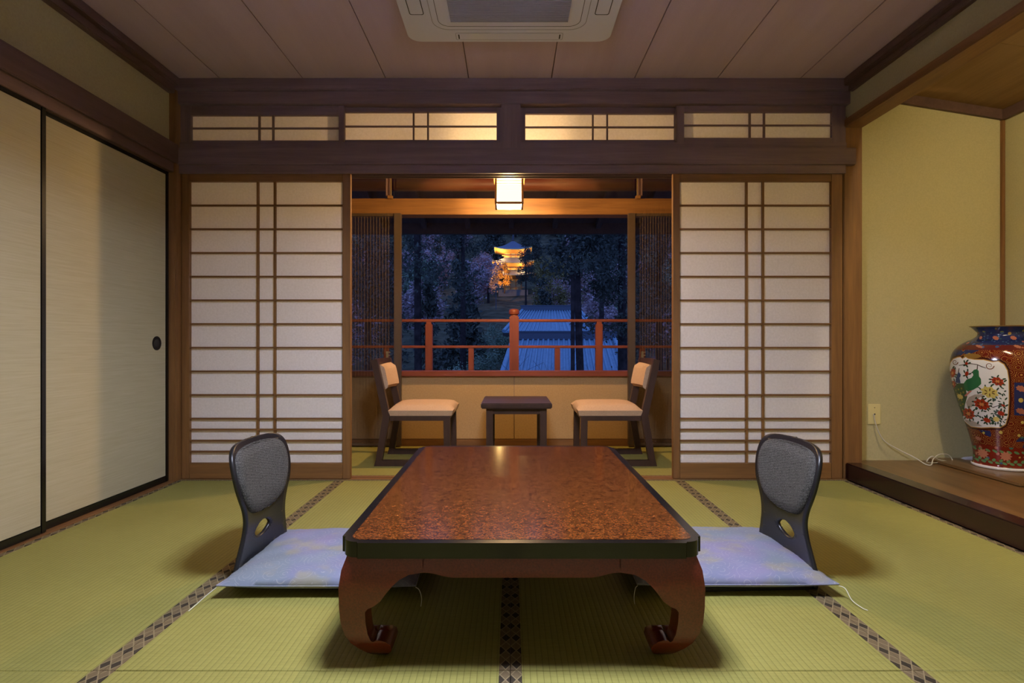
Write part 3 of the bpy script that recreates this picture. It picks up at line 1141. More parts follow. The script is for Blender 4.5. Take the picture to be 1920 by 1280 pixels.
prism('top_slab', notched(TX0, TX1, TY0, TY1, 0.045), 'z', TZ - 0.037, TZ, M['black'], tb, 0.009)
bd = 0.024
prism('inlay_surface', rrect(TX0 + bd, TX1 - bd, TY0 + bd, TY1 - bd, 0.028), 'z', TZ - 0.004, TZ + 0.0006, M['tabletop'], tb)

LEGP = [(0.016, 0.268), (0.005, 0.236), (0.0, 0.197), (0.001, 0.15), (0.004, 0.112), (0.011, 0.082), (0.023, 0.055), (0.038, 0.034), (0.054, 0.016), (0.066, 0.005), (0.078, 0.0),
        (0.092, 0.002), (0.105, 0.009), (0.114, 0.021), (0.118, 0.034), (0.115, 0.048), (0.106, 0.058), (0.094, 0.063), (0.083, 0.063), (0.076, 0.058), (0.071, 0.062),
        (0.066, 0.082), (0.063, 0.11), (0.062, 0.138), (0.068, 0.146), (0.082, 0.152), (0.098, 0.164), (0.112, 0.183), (0.126, 0.2), (0.142, 0.214), (0.165, 0.226),
        (0.2, 0.2315), (0.2, 0.268)]


def make_leg(sx, sy):
    # both silhouettes of the leg follow the same scrolled profile: the leg is where the two sweeps meet
    ob = []
    cx = TX0 + 0.003 if sx < 0 else TX1 - 0.003
    cy = TY0 + 0.004 if sy < 0 else TY1 - 0.004
    L = 0.2
    A = bmesh.new()
    add_prism(A, [(cx - sx * u, z) for u, z in LEGP], 'y', cy + sy * 0.01, cy - sy * L)
    B = bmesh.new()
    add_prism(B, [(cy - sy * u, z) for u, z in LEGP], 'x', cx + sx * 0.01, cx - sx * L)
    a = finish('leg_tmp_a', A, None)
    b = finish('leg_tmp_b', B, None)
    md = a.modifiers.new('meet', 'BOOLEAN')
    md.operation = 'INTERSECT'
    md.object = b
    md.solver = 'EXACT'
    dg = bpy.context.evaluated_depsgraph_get()
    dg.update()
    me = bpy.data.meshes.new_from_object(a.evaluated_get(dg))
    bm = bmesh.new()
    bm.from_mesh(me)
    bpy.data.objects.remove(a)
    bpy.data.objects.remove(b)
    # keep only what belongs to a corner leg: drop the hidden inner block
    bmesh.ops.remove_doubles(bm, verts=bm.verts, dist=1e-5)
    o = finish('leg', bm, M['tablewood'], tb, True, 38)
    return o


for sx in (-1, 1):
    for sy in (-1, 1):
        make_leg(sx, sy)


OUTZ = sorted([(z, u) for u, z in LEGP[:6]])


def apron(axis, a0, a1, c, s):
    # lower edge: small rise by the legs, then flat; the face swells like the legs do
    low = [(a0 - 0.001, 0.2313), (a0 + 0.015, 0.2305), (a0 + 0.03, 0.228), (a0 + 0.05, 0.223), (a0 + 0.07, 0.2197), (a1 - 0.07, 0.2197), (a1 - 0.05, 0.223), (a1 - 0.03, 0.228), (a1 - 0.015, 0.2305), (a1 + 0.001, 0.2313)]
    bm = bmesh.new()
    R_ = 6
    fr, bk = [], []
    for t, zl in low:
        f, k = [], []
        for j in range(R_ + 1):
            z = zl + (0.268 - zl) * j / R_
            u = interp(z, OUTZ)
            for lst, off in ((f, u), (k, u + 0.026)):
                q = c + s * off
                lst.append(bm.verts.new((t, q, z) if axis == 'y' else (q, t, z)))
        fr.append(f)
        bk.append(k)
    n = len(low)
    for i in range(n - 1):
        for j in range(R_):
            bm.faces.new((fr[i][j], fr[i + 1][j], fr[i + 1][j + 1], fr[i][j + 1]))
            bm.faces.new((bk[i][j], bk[i][j + 1], bk[i + 1][j + 1], bk[i + 1][j]))
        bm.faces.new((fr[i][0], bk[i][0], bk[i + 1][0], fr[i + 1][0]))
        bm.faces.new((fr[i][R_], fr[i + 1][R_], bk[i + 1][R_], bk[i][R_]))
    for i in (0, n - 1):
        for j in range(R_):
            bm.faces.new((fr[i][j], fr[i][j + 1], bk[i][j + 1], bk[i][j]))
    finish('apron', bm, M['tablewood'], tb, True, 40)


apron('y', TX0 + 0.2, TX1 - 0.2, TY0 + 0.004, 1)
apron('y', TX0 + 0.2, TX1 - 0.2, TY1 - 0.004, -1)
apron('x', TY0 + 0.2, TY1 - 0.2, TX0 + 0.003, 1)
apron('x', TY0 + 0.2, TY1 - 0.2, TX1 - 0.003, -1)

# ------------------------------------------------------------------ floor chairs and cushions
HWT = [(0.0, 0.188), (0.03, 0.188), (0.07, 0.176), (0.11, 0.160), (0.15, 0.147), (0.19, 0.145), (0.23, 0.158), (0.27, 0.180), (0.31, 0.194), (0.35, 0.199), (0.385, 0.196), (0.408, 0.186), (0.424, 0.168), (0.434, 0.140), (0.439, 0.10), (0.441, 0.05)]
XPT = [(0.0, 0.006), (0.03, 0.0), (0.08, 0.006), (0.13, 0.014), (0.19, 0.020), (0.25, 0.018), (0.31, 0.008), (0.37, -0.004), (0.44, -0.020)]


def sm(tab, k=4):
    pts = spline([(a, b, 0) for a, b in tab], k)
    return [(p.x, p.y) for p in pts]


HWS, XPS = sm(HWT), sm(XPT)


def floor_chair(s, xb, yc, yaw, label):
    """s: +1 when the sitter faces +X"""
    root = empty('floor_chair', (xb, yc, 0))
    tag(root, label, 'chair', 'legless chairs at the low table')

    def surf(u, z, off=0.0):
        # u across the back, z up, off towards the sitter
        xx = interp(z, XPS) + 0.022 * (u / 0.19) ** 2 + off
        c, sn = math.cos(yaw), math.sin(yaw)
        X, Y = s * xx, u
        return (xb + c * X - sn * Y, yc + sn * X + c * Y, z + 0.004)

    out = [(h, z) for z, h in HWS] + [(-h, z) for z, h in HWS[::-1]]
    hole = [(0.058 * math.cos(a) * (1 - 0.25 * abs(math.sin(a))), 0.130 + 0.029 * math.sin(a)) for a in [2 * math.pi * k / 20 for k in range(20)]]
    bm = patch2d([out, hole], 0.022)
    for v in bm.verts:
        v.co = surf(v.co.x, v.co.y)
    o = finish('backrest', bm, M['blackmat'], root, True, 60)
    md = o.modifiers.new('thick', 'SOLIDIFY')
    md.thickness = 0.012
    md.offset = 0
    pad = []
    PH = [(0.195, 0.0), (0.197, 0.05), (0.205, 0.09), (0.222, 0.122), (0.25, 0.148), (0.29, 0.168), (0.33, 0.181), (0.37, 0.180), (0.395, 0.170), (0.411, 0.148), (0.420, 0.11), (0.424, 0.06), (0.425, 0.0)]
    PH = sm(PH, 3)
    pad = [(h, z) for z, h in PH] + [(-h, z) for z, h in PH[::-1]][1:-1]
    bm = patch2d([pad], 0.02)
    bnd = {v for e in bm.edges if len(e.link_faces) == 1 for v in e.verts}
    bc = [Vector((v.co.x, v.co.y, 0)) for v in bnd]
    ext = []
    for v in list(bm.verts):
        d = min((Vector((v.co.x, v.co.y, 0)) - q).length for q in bc)
        ext.append((v, v.co.x, v.co.y, 0.008 + 0.014 * min(1, d / 0.03) ** 0.5))
    # front skin plus a rim that runs down to the plywood
    bedges = [e for e in bm.edges if len(e.link_faces) == 1]
    g = bmesh.ops.extrude_edge_only(bm, edges=bedges)
    rim = [q for q in g['geom'] if isinstance(q, bmesh.types.BMVert)]
    rimuv = [(q, q.co.x, q.co.y) for q in rim]
    for v, u, z, off in ext:
        v.co = surf(u, z, off)
    for q, u, z in rimuv:
        q.co = surf(u, z, 0.004)
    p = finish('back_pad', bm, M['weave'], root, True, 70)
    p['label'] = 'grey woven pad on the upper backrest'
    # seat board running under the cushion
    bm = bmesh.new()
    pts = rrect(0.0, 0.42, -0.185, 0.185, 0.05)
    c, sn = math.cos(yaw), math.sin(yaw)
    add_prism(bm, [(xb + c * s * a - sn * b, yc + sn * s * a + c * b) for a, b in pts], 'z', 0.0015, 0.012)
    finish('seat_board', bm, M['blackmat'], root)
    return root


floor_chair(1, -0.883, 2.005, -0.045, 'black legless chair with grey woven pad on the fusuma side of the table')
floor_chair(-1, 0.972, 1.99, 0.045, 'black legless chair with grey woven pad on the alcove side of the table')


def cushion(x0, x1, y0, y1, lift, label, threads):
    xc, yc = (x0 + x1) / 2, (y0 + y1) / 2
    hx, hy = (x1 - x0) / 2, (y1 - y0) / 2
    root = empty('floor_cushion', (xc, yc, 0.013))
    tag(root, label, 'cushion', 'square floor cushions at the low table')
    n = 40
    bm = bmesh.new()
    rnd = random.Random(int(xc * 1000))
    ph = [rnd.uniform(0, 6.28) for _ in range(8)]

    def seam(u, v):
        return 0.037 + lift(u, v)

    def pos(u, v):
        k = 1 - 0.035 * (1 - v * v) * (abs(u) ** 3)
        l = 1 - 0.035 * (1 - u * u) * (abs(v) ** 3)
        return xc + hx * u * k, yc + hy * v * l

    def full(u, v):
        return max(0.0, (1 - abs(u) ** 3.2)) ** 0.45 * max(0.0, (1 - abs(v) ** 3.2)) ** 0.45
    top, bot = {}, {}
    for i in range(n + 1):
        for j in range(n + 1):
            u, v = -1 + 2 * i / n, -1 + 2 * j / n
            u = math.copysign(abs(u) ** 0.8, u)
            v = math.copysign(abs(v) ** 0.8, v)
            X, Y = pos(u, v)
            f = full(u, v)
            w = 0.0022 * f * (math.sin(9 * u + 5 * v + ph[0]) + math.sin(-6 * u + 11 * v + ph[1]))
            edge = 0.0016 * math.sin(40 * (u + v) + ph[2]) * (1 - f)
            top[i, j] = bm.verts.new((X, Y, seam(u, v) + 0.042 * f + w + edge))
            if 0 < i < n and 0 < j < n:
                bot[i, j] = bm.verts.new((X, Y, max(0.0135, seam(u, v) - 0.026 * f)))
            else:
                bot[i, j] = top[i, j]
    for i in range(n):
        for j in range(n):
            bm.faces.new((top[i, j], top[i + 1, j], top[i + 1, j + 1], top[i, j + 1]))
            q = [bot[i, j], bot[i, j + 1], bot[i + 1, j + 1], bot[i + 1, j]]
            if len(set(q)) == 4:
                try:
                    bm.faces.new(q)
                except ValueError:
                    pass
    finish('cushion_body', bm, M['zabuton'], root, True, 80)
    # piping seam around the edge
    ring = []
    for side in range(4):
        for k in range(20):
            t = -1 + 2 * k / 20
            u, v = ((t, -1), (1, t), (-t, 1), (-1, -t))[side]
            X, Y = pos(u, v)
            ring.append((X, Y, seam(u, v)))
    ring.append(ring[0])
    tube('edge_seam', ring, 0.0028, M['zabuton'], root, 6)
    for pts in threads:
        o = tube('corner_thread', spline(pts, 6), 0.0011, M['thread'], root, 5)
        o['label'] = 'white corner thread'
    return root


def near(u, v):
    return 0.006 * (abs(u) * abs(v)) ** 3


ya, yb = 1.735, 2.245
cushion(-0.885, -0.285, ya, yb, near, 'lavender blue patterned floor cushion on the fusuma side of the table',
        [[(-0.885, ya, 0.038), (-0.905, 1.715, 0.022), (-0.92, 1.69, 0.008), (-0.925, 1.655, 0.003)],
         [(-0.285, ya, 0.038), (-0.272, 1.72, 0.036), (-0.262, 1.70, 0.02), (-0.262, 1.685, 0.003)]])
cushion(0.385, 0.995, ya + 0.01, yb + 0.02, near, 'lavender blue patterned floor cushion on the alcove side of the table',
        [[(0.995, ya + 0.01, 0.038), (1.006, 1.73, 0.036), (1.008, 1.70, 0.015), (1.022, 1.675, 0.004), (1.03, 1.66, 0.003)],
         [(0.385, ya + 0.01, 0.038), (0.375, 1.73, 0.036), (0.368, 1.715, 0.015), (0.367, 1.70, 0.003)]])

# ------------------------------------------------------------------ veranda chairs and table


def lounge_chair(s, cx, label):
    # s=+1: back towards -X, sitter faces +X.  local x runs from the back to the front
    yn, yf = 3.615, 4.045
    root = empty('veranda_chair', (cx, (yn + yf) / 2, 0))
    tag(root, label, 'chair', 'pair of veranda chairs')
    X = lambda a: cx + s * a
    t = 0.036

    def side(y0, y1):
        rear = [(-0.245, 0.036), (-0.20, 0.315), (-0.275, 0.665), (-0.235, 0.672), (-0.155, 0.315), (-0.205, 0.036)]
        prism('rear_leg', [(X(a), z) for a, z in rear], 'y', y0, y1, M['chairwood'], root, 0.004)
        prism('runner', [(X(-0.255), 0.0), (X(-0.245), 0.036), (X(0.225), 0.036), (X(0.225), 0.0)], 'y', y0, y1, M['chairwood'], root, 0.003)
        prism('front_leg', [(X(0.185), 0.036), (X(0.180), 0.315), (X(0.222), 0.315), (X(0.225), 0.036)], 'y', y0, y1, M['chairwood'], root, 0.003)
        prism('side_rail', [(X(-0.155), 0.285), (X(-0.155), 0.315), (X(0.180), 0.315), (X(0.180), 0.285)], 'y', y0 + 0.004, y1 - 0.004, M['chairwood'], root, 0.002)
    side(yn, yn + t)
    side(yf - t, yf)
    box('front_rail', X(0.185), X(0.205), yn + t, yf - t, 0.275, 0.315, M['chairwood'], root, 0.002)
    box('rear_rail', X(-0.185), X(-0.165), yn + t, yf - t, 0.275, 0.315, M['chairwood'], root, 0.002)
    # seat cushion, crowned
    bm = bmesh.new()
    n = 14
    x0, x1 = -0.165, 0.242
    y0, y1 = yn - 0.006, yf + 0.006
    G = {}
    for i in range(n + 1):
        for j in range(n + 1):
            u, v = -1 + 2 * i / n, -1 + 2 * j / n
            e = (max(0, 1 - abs(u) ** 5) * max(0, 1 - abs(v) ** 5)) ** 0.4
            xx = x0 + (x1 - x0) * i / n + 0.018 * max(0, u) ** 4 * (1 - e) * 0
            G[i, j] = bm.verts.new((X(xx), y0 + (y1 - y0) * j / n, 0.350 + 0.036 * e + 0.004 * (1 - v * v)))
    for i in range(n):
        for j in range(n):
            bm.faces.new((G[i, j], G[i + 1, j], G[i + 1, j + 1], G[i, j + 1]))
    be = [e for e in bm.edges if len(e.link_faces) == 1]
    r = bmesh.ops.extrude_edge_only(bm, edges=be)
    vs = [q for q in r['geom'] if isinstance(q, bmesh.types.BMVert)]
    xcen, ycen = X((x0 + x1) / 2), (y0 + y1) / 2
    for q in vs:
        q.co.z = 0.316
        q.co.x = xcen + (q.co.x - xcen) * 0.955
        q.co.y = ycen + (q.co.y - ycen) * 0.955
    bmesh.ops.contextual_create(bm, geom=[e for e in bm.edges if len(e.link_faces) == 1])
    finish('seat', bm, M['seat'], root, True, 60)
    # backrest pad curved between the uprights
    bm = bmesh.new()
    m, k = 12, 8
    lay = []
    for L in (0, 1):
        g = {}
        for i in range(m + 1):
            for j in range(k + 1):
                u, v = -1 + 2 * i / m, j / k
                z = 0.475 + 0.165 * v
                # the pad bows away behind the sitter
                base_x = -0.200 - 0.072 * (z - 0.32) / 0.35 - 0.030 * (1 - u * u)
                th = 0.030 * (max(0, 1 - (2 * v - 1) ** 6)) ** 0.5 + 0.008
                a = base_x + (th if L else 0.0)
                if L:
                    a += 0.0
                zz = z - (0.012 * (1 - abs(u)) if v > 0.95 else 0)
                g[i, j] = bm.verts.new((X(a + 0.028), yn + t + 0.001 + (yf - yn - 2 * t - 0.002) * i / m, zz))
        lay.append(g)
    A, B = lay
    for i in range(m):
        for j in range(k):
            bm.faces.new((A[i, j], A[i, j + 1], A[i + 1, j + 1], A[i + 1, j]))
            bm.faces.new((B[i, j], B[i + 1, j], B[i + 1, j + 1], B[i, j + 1]))
    for i in range(m):
        for j in (0, k):
            bm.faces.new((A[i, j], A[i + 1, j], B[i + 1, j], B[i, j]))
    for j in range(k):
        for i in (0, m):
            bm.faces.new((A[i, j], A[i, j + 1], B[i, j + 1], B[i, j]))
    finish('back_pad', bm, M['seat'], root, True, 50)
    # bowed wooden top rail
    bm = bmesh.new()
    pts = [(X(-0.245 - 0.030 * (1 - (2 * i / 12 - 1) ** 2)), yn + t * 0.5 + (yf - yn - t) * i / 12) for i in range(13)]
    w = 0.010
    poly = [(x - w, y) for x, y in pts] + [(x + w, y) for x, y in pts[::-1]]
    add_prism(bm, poly, 'z', 0.615, 0.672)
    finish('top_rail', bm, M['chairwood'], root, True, 40)
    return root


lounge_chair(1, px(703, 3.63) + 0.252, 'dark wooden veranda chair with beige cushions, back towards the fusuma side')
lounge_chair(-1, px(1230, 3.63) - 0.252, 'dark wooden veranda chair with beige cushions, back towards the alcove side')

st = empty('side_table', (px(968, 3.8), 3.83, 0))
tag(st, 'small dark square wooden table between the two veranda chairs', 'table')
sx0, sx1, sy0, sy1 = px(901.5, 3.58), px(1035.5, 3.58), 3.58, 4.08
box('table_top', sx0, sx1, sy0, sy1, 0.364, 0.398, M['chairwood'], st, 0.006)
lw = 0.042
ins = 0.032
for a in (sx0 + ins, sx1 - ins - lw):
    for b in (sy0 + ins, sy1 - ins - lw):
        box('leg', a, a + lw, b, b + lw, 0.0, 0.364, M['chairwood'], st, 0.003)
for b in (sy0 + ins + 0.006, sy1 - ins - 0.026):
    box('apron', sx0 + ins + lw, sx1 - ins - lw, b, b + 0.02, 0.326, 0.364, M['chairwood'], st, 0.002)
for a in (sx0 + ins + 0.006, sx1 - ins - 0.026):
    box('apron', a, a + 0.02, sy0 + ins + lw, sy1 - ins - lw, 0.326, 0.364, M['chairwood'], st, 0.002)

# ------------------------------------------------------------------ alcove: board, vase, outlet, cable
VX, VY, VZ = 2.635, 3.085, ZA + 0.016
db = empty('display_board', (VX, VY, ZA - 0.002))
tag(db, 'low dark wooden board under the tall painted vase', 'board')
prism('board', rrect(2.405, 2.845, 2.72, 3.325, 0.01, 3), 'z', ZA + 0.002, VZ, M['alcove_wood'], db, 0.003)
for x in (2.43, 2.79):
    box('batten', x, x + 0.03, 2.75, 3.30, ZA - 0.002, ZA + 0.003, M['alcove_wood'], db)

vs = empty('painted_vase', (VX, VY, VZ))
tag(vs, 'tall red and blue painted porcelain vase with a peacock panel in the alcove', 'vase')
PROF = [(0.126, 0.0), (0.132, 0.004), (0.133, 0.014), (0.126, 0.024), (0.124, 0.06), (0.130, 0.11), (0.146, 0.18), (0.166, 0.255), (0.188, 0.33), (0.207, 0.405), (0.220, 0.475), (0.2255, 0.53),
        (0.223, 0.575), (0.211, 0.615), (0.188, 0.645), (0.158, 0.668), (0.128, 0.684), (0.110, 0.698), (0.105, 0.710), (0.108, 0.722), (0.118, 0.735), (0.132, 0.746), (0.141, 0.752)]
PS = [(p.x, p.y) for p in spline([(a, b, 0) for a, b in PROF], 4)]
RZ = [(z, r) for r, z in PS]
bm = bmesh.new()
add_lathe(bm, PS + [(0.142, 0.754), (0.138, 0.754), (0.100, 0.712), (0.10, 0.66), (0.02, 0.60)], 72)
for v in bm.verts:
    v.co += Vector((0, 0, 0))
vb = finish('vase_body', bm, M['vase'], None, True, 60)
vb.parent = vs
# painted panels follow the glaze; drawing units: enlarged view of the vase front
CXV, SV, TH0 = 590.0, 4.128, math.atan2(-VY, -VX)


def vsurf(u, v, off):
    y = 590 + v / SV
    z = EYE - (y - 643) * 2.93 / F - VZ
    z = max(0.02, min(0.74, z))
    r = interp(z, RZ)
    R = 104 * SV * r / 0.2255
    f = max(-0.985, min(0.985, (u - CXV) / R))
    ph = TH0 + math.asin(f)
    return ((r + off) * math.cos(ph), (r + off) * math.sin(ph), z)


def paint(name, polys, col, off, rough=0.15):
    bm = bmesh.new()
    for p in polys:
        b2 = patch2d([p], 16)
        vm = {}
        for v in b2.verts:
            vm[v] = bm.verts.new(vsurf(v.co.x, v.co.y, off))
        for f in b2.faces:
            try:
                bm.faces.new([vm[v] for v in f.verts])
            except ValueError:
                pass
        b2.free()
    o = finish(name, bm, plain('glaze ' + name, col, rough, 0.5), None, True, 80, recalc=False)
    o.parent = vs
    return o


panel = [(172, 620), (164, 520), (166, 440), (178, 385), (205, 352), (240, 338), (268, 334), (282, 348), (310, 332), (330, 345), (380, 352), (450, 352), (520, 368), (560, 360), (600, 385), (624, 430), (634, 500),
         (636, 650), (630, 780), (612, 850), (570, 880), (500, 884), (430, 896), (350, 900), (290, 868), (240, 790), (200, 700)]
bigger = []
for u, v in panel:
    d = Vector((u - 410, v - 620))
    k = 1 + 22 / max(d.length, 1)
    bigger.append((410 + d.x * k, 620 + d.y * k))
paint('painted_border', [bigger], rgb(60, 22, 14), 0.0006)
edge = []
for u, v in panel:
    d = Vector((u - 410, v - 620))
    k = 1 + 7 / max(d.length, 1)
    edge.append((410 + d.x * k, 620 + d.y * k))
paint('gilt_edge', [edge], rgb(186, 140, 66), 0.0009)
paint('painted_panel', [panel], rgb(232, 228, 224), 0.0012)
paint('gold_cloud', [ellipse(360, 322, 70, 20, 16)], rgb(140, 104, 46), 0.0008)
for rock in ([(310, 700), (335, 655), (380, 630), (440, 622), (462, 636), (420, 650), (390, 680), (372, 720), (350, 740), (320, 745)], [(300, 850), (360, 850), (400, 862), (440, 885), (350, 898), (298, 866)]):
    paint('painted_rock', [rock], rgb(176, 162, 148), 0.0015)
paint('peacock_tail', [[(300, 545), (250, 548), (215, 575), (192, 612), (196, 690), (225, 760), (255, 830), (275, 845), (290, 790), (302, 720), (322, 650), (312, 600)]], rgb(52, 82, 46), 0.0018)
tail_eyes = [ellipse(u, v, 7, 9, 8) for u, v in ((225, 610), (250, 600), (275, 590), (215, 650), (240, 640), (268, 630), (290, 620), (222, 700), (248, 690), (276, 690), (240, 745), (265, 735), (285, 720), (262, 790), (280, 770))]
paint('tail_spots', tail_eyes, rgb(126, 120, 52), 0.0022)
paint('peacock_body', [[(292, 548), (318, 512), (358, 496), (372, 474), (364, 446), (378, 430), (400, 425), (414, 438), (416, 480), (431, 502), (432, 540), (404, 570), (370, 592), (330, 610), (302, 596)]], rgb(40, 104, 62), 0.0021)
paint('peacock_mate', [[(222, 548), (228, 505), (243, 478), (243, 466), (256, 456), (270, 474), (268, 490), (260, 502), (268, 546)]], rgb(46, 66, 104), 0.0021)
paint('peacock_crest', [[(246, 460), (254, 424), (260, 424), (254, 460)], [(398, 428), (402, 392), (408, 392), (406, 428)], [(364, 446), (352, 456), (368, 458)]], rgb(70, 46, 40), 0.0022)
paint('peacock_wing', [[(298, 648), (340, 602), (362, 600), (312, 652)]], rgb(196, 120, 104), 0.0023)
rnd = random.Random(4)


def flower(u, v, a, b):
    return ellipse(u, v, a, b, 32, 0.3, 8, 0.13)


reds = [(555, 515, 46, 30), (435, 705, 58, 40), (330, 795, 48, 44), (200, 468, 24, 40), (203, 562, 22, 30), (475, 830, 28, 18), (580, 766, 27, 18), (320, 465, 14, 20), (596, 702, 16, 8), (318, 382, 12, 12)]
yel = [(495, 604, 64, 42), (262, 660, 26, 20), (545, 816, 24, 20)]
leaves = []
for u, v, a, b in reds + yel:
    n = 9 if a > 22 else 5
    for k in range(n):
        t = 2 * math.pi * k / n + rnd.uniform(-0.25, 0.25)
        lu, lv = u + (a + 10) * math.cos(t), v + (b + 9) * math.sin(t)
        if 205 < lu < 622 and 350 < lv < 880:
            leaves.append(ellipse(lu, lv, 15, 6.5, 8, t + rnd.uniform(-0.6, 0.6)))
for _ in range(70):
    lu, lv = rnd.uniform(390, 618), rnd.uniform(560, 868)
    if all(((lu - u) / (a + 4)) ** 2 + ((lv - v) / (b + 4)) ** 2 > 1 for u, v, a, b in reds + yel):
        leaves.append(ellipse(lu, lv, rnd.uniform(9, 15), rnd.uniform(4, 7), 8, rnd.uniform(0, 3.1)))
paint('painted_leaves', leaves, rgb(46, 70, 50), 0.0020)
for f in reds:
    paint('red_flower', [flower(*f)], rgb(158, 48, 24), 0.0024)
for f in yel:
    paint('yellow_flower', [flower(*f)], rgb(206, 184, 96), 0.0024)
for u, v, a, b in reds[:5]:
    paint('flower_heart', [ellipse(u, v, a * 0.4, b * 0.35, 12, 0.2, 5, 0.2)], rgb(204, 130, 70), 0.0027)
paint('flower_veins', [ellipse(u + a * 0.5 * math.cos(k), v + b * 0.5 * math.sin(k), a * 0.22, b * 0.10, 8, k) for u, v, a, b in yel[:1] + reds[:3] for k in (0.4, 1.5, 2.6, 3.7, 4.8, 5.9)], rgb(84, 40, 22), 0.0028)
paint('painted_twigs', [[(255, 400), (300, 388), (350, 380), (400, 385), (440, 402), (470, 412), (468, 416), (436, 407), (398, 390), (350, 385), (302, 393), (256, 404)], [(440, 640), (470, 700), (520, 720), (590, 690), (592, 694), (522, 726), (466, 706), (434, 642)]], rgb(70, 50, 40), 0.0021)
scroll = []
for cu, cv, r0 in ((496, 395, 38), (222, 375, 30)):
    sp = [(cu + r0 * (1 - i / 26) * math.cos(i * 0.42), cv + r0 * 0.9 * (1 - i / 26) * math.sin(i * 0.42)) for i in range(24)]
    sp2 = [(cu + (r0 - 8) * (1 - i / 26) * math.cos(i * 0.42), cv + (r0 - 8) * 0.9 * (1 - i / 26) * math.sin(i * 0.42)) for i in range(24)]
    for i in range(23):
        scroll.append([sp[i], sp[i + 1], sp2[i + 1], sp2[i]])
paint('painted_scrolls', scroll, rgb(122, 70, 34), 0.0026)
# blue side panel with pink flowers
paint('blue_panel', [[(676, 520), (860, 520), (860, 780), (676, 775)]], rgb(36, 46, 92), 0.0009)
for f in ((725, 566, 36, 22), (725, 742, 36, 22), (810, 650, 34, 26), (540, 178, 24, 15), (672, 178, 24, 15), (424, 175, 11, 14), (405, 992, 24, 15), (415, 245, 28, 10), (700, 245, 28, 10)):
    paint('pink_flower', [flower(*f)], rgb(166, 102, 80), 0.0013)
paint('yellow_dots', [ellipse(724, 656, 18, 18, 12), ellipse(578, 920, 14, 14, 10), ellipse(712, 936, 12, 12, 10), ellipse(448, 938, 10, 10, 10), ellipse(736, 830, 12, 12, 10)], rgb(190, 168, 80), 0.0013)
bl = []
for k in range(9):
    u = 372 + k * 54
    bl += [ellipse(u, 1078, 22, 10, 8, 0.4), ellipse(u - 8, 1150, 16, 12, 8, -0.5), ellipse(u + 20, 1170, 20, 10, 8, 0.3)]
paint('green_leaves', bl, rgb(92, 128, 78), 0.0013)
paint('lotus_blooms', [ellipse(440 + k * 88 * 2, 1110, 40, 34, 40, 0, 10, 0.2) for k in range(2)] + [ellipse(790, 1110, 40, 34, 40, 0, 10, 0.2)], rgb(178, 112, 84), 0.0015)

ol = empty('wall_outlet', (px(1638, YA), YA, pz(776, YA)))
tag(ol, 'ivory outlet plate on the alcove side wall', 'outlet')
ox, oz = px(1638.5, YA), pz(776, YA)
box('cover_plate', ox - 0.037, ox + 0.037, YA - 0.007, YA, oz - 0.06, oz + 0.06, M['ivory'], ol, 0.003)
for dz in (-0.038, 0.0, 0.038):
    bm = bmesh.new()
    add_tube(bm, [(ox, YA - 0.0085, oz + dz), (ox, YA - 0.006, oz + dz)], 0.0045 if dz == 0 else 0.003, 10)
    finish('socket_hole' if dz == 0 else 'plate_screw', bm, M['slot'] if dz == 0 else M['brass'], ol)


def at(x, y, D):
    return (px(x, D), D, pz(y, D))


cp = [at(1638, 776, 3.333), at(1644, 800, 3.325), at(1658, 826, 3.31), at(1690, 845, 3.29), at(1716, 858, 3.25)]
cp.append((px(1735, 3.2), 3.2, ZA + 0.006))
cp += [(px(1746, 3.19), 3.19, ZA + 0.004), (px(1750, 3.22), 3.22, ZA + 0.03), (px(1762, 3.24), 3.24, ZA + 0.052), (px(1778, 3.26), 3.26, ZA + 0.045), (px(1785, 3.26), 3.26, ZA + 0.012),
       (px(1765, 3.25), 3.25, ZA + 0.006), (px(1742, 3.23), 3.23, ZA + 0.006), (px(1738, 3.22), 3.22, ZA + 0.02), (px(1748, 3.22), 3.22, ZA + 0.045), (px(1762, 3.24), 3.24, ZA + 0.02), (px(1790, 3.26), 3.26, ZA + 0.008), (px(1800, 3.28), 3.28, ZA + 0.006)]
cable = tube('loose_cable', spline(cp, 6), 0.0032, M['cable'], None, 8)
tag(cable, 'thin white cable running from the outlet into a coil on the alcove floor', 'cable')
pg = empty('cable_plug', (px(1806, 3.29), 3.29, ZA))
tag(pg, 'white plug lying at the end of the cable behind the vase', 'plug')
prism('plug_body', [(px(1795, 3.29), ZA + 0.001), (px(1828, 3.29), ZA + 0.001), (px(1828, 3.29), ZA + 0.028), (px(1812, 3.29), ZA + 0.024)], 'y', 3.275, 3.31, M['white'], pg, 0.003)
box('plug_cord_grip', px(1786, 3.29), px(1797, 3.29), 3.286, 3.296, ZA + 0.001, ZA + 0.010, M['white'], pg, 0.002)

# ------------------------------------------------------------------ the valley outside
def gz(x, y):
    z = -4.2
    if y > 45:
        z += (min(y, 135) - 45) * 0.225
    if y > 135:
        z += (y - 135) * 0.5
    z += 0.8 * math.sin(x * 0.08 + y * 0.05) * min(1, max(0, (y - 40) / 30))
    return z


M['earth'] = plain('dark hillside earth', rgb(92, 84, 66), 1.0, 0.0, grain=0.4, gscale=0.6)
bm = bmesh.new()
G = {}
NX, NY = 40, 50
for i in range(NX + 1):
    for j in range(NY + 1):
        y = 4.9 + 300 * (j / NY) ** 1.4
        x = (i / NX - 0.5) * (60 + y * 2.4)
        G[i, j] = bm.verts.new((x, y, gz(x, y)))
for i in range(NX):
    for j in range(NY):
        bm.faces.new((G[i, j], G[i + 1, j], G[i + 1, j + 1], G[i, j + 1]))
tag(finish('ground_valley', bm, M['earth'], None, True, 60), 'dark valley floor and hillside outside', kind='structure')


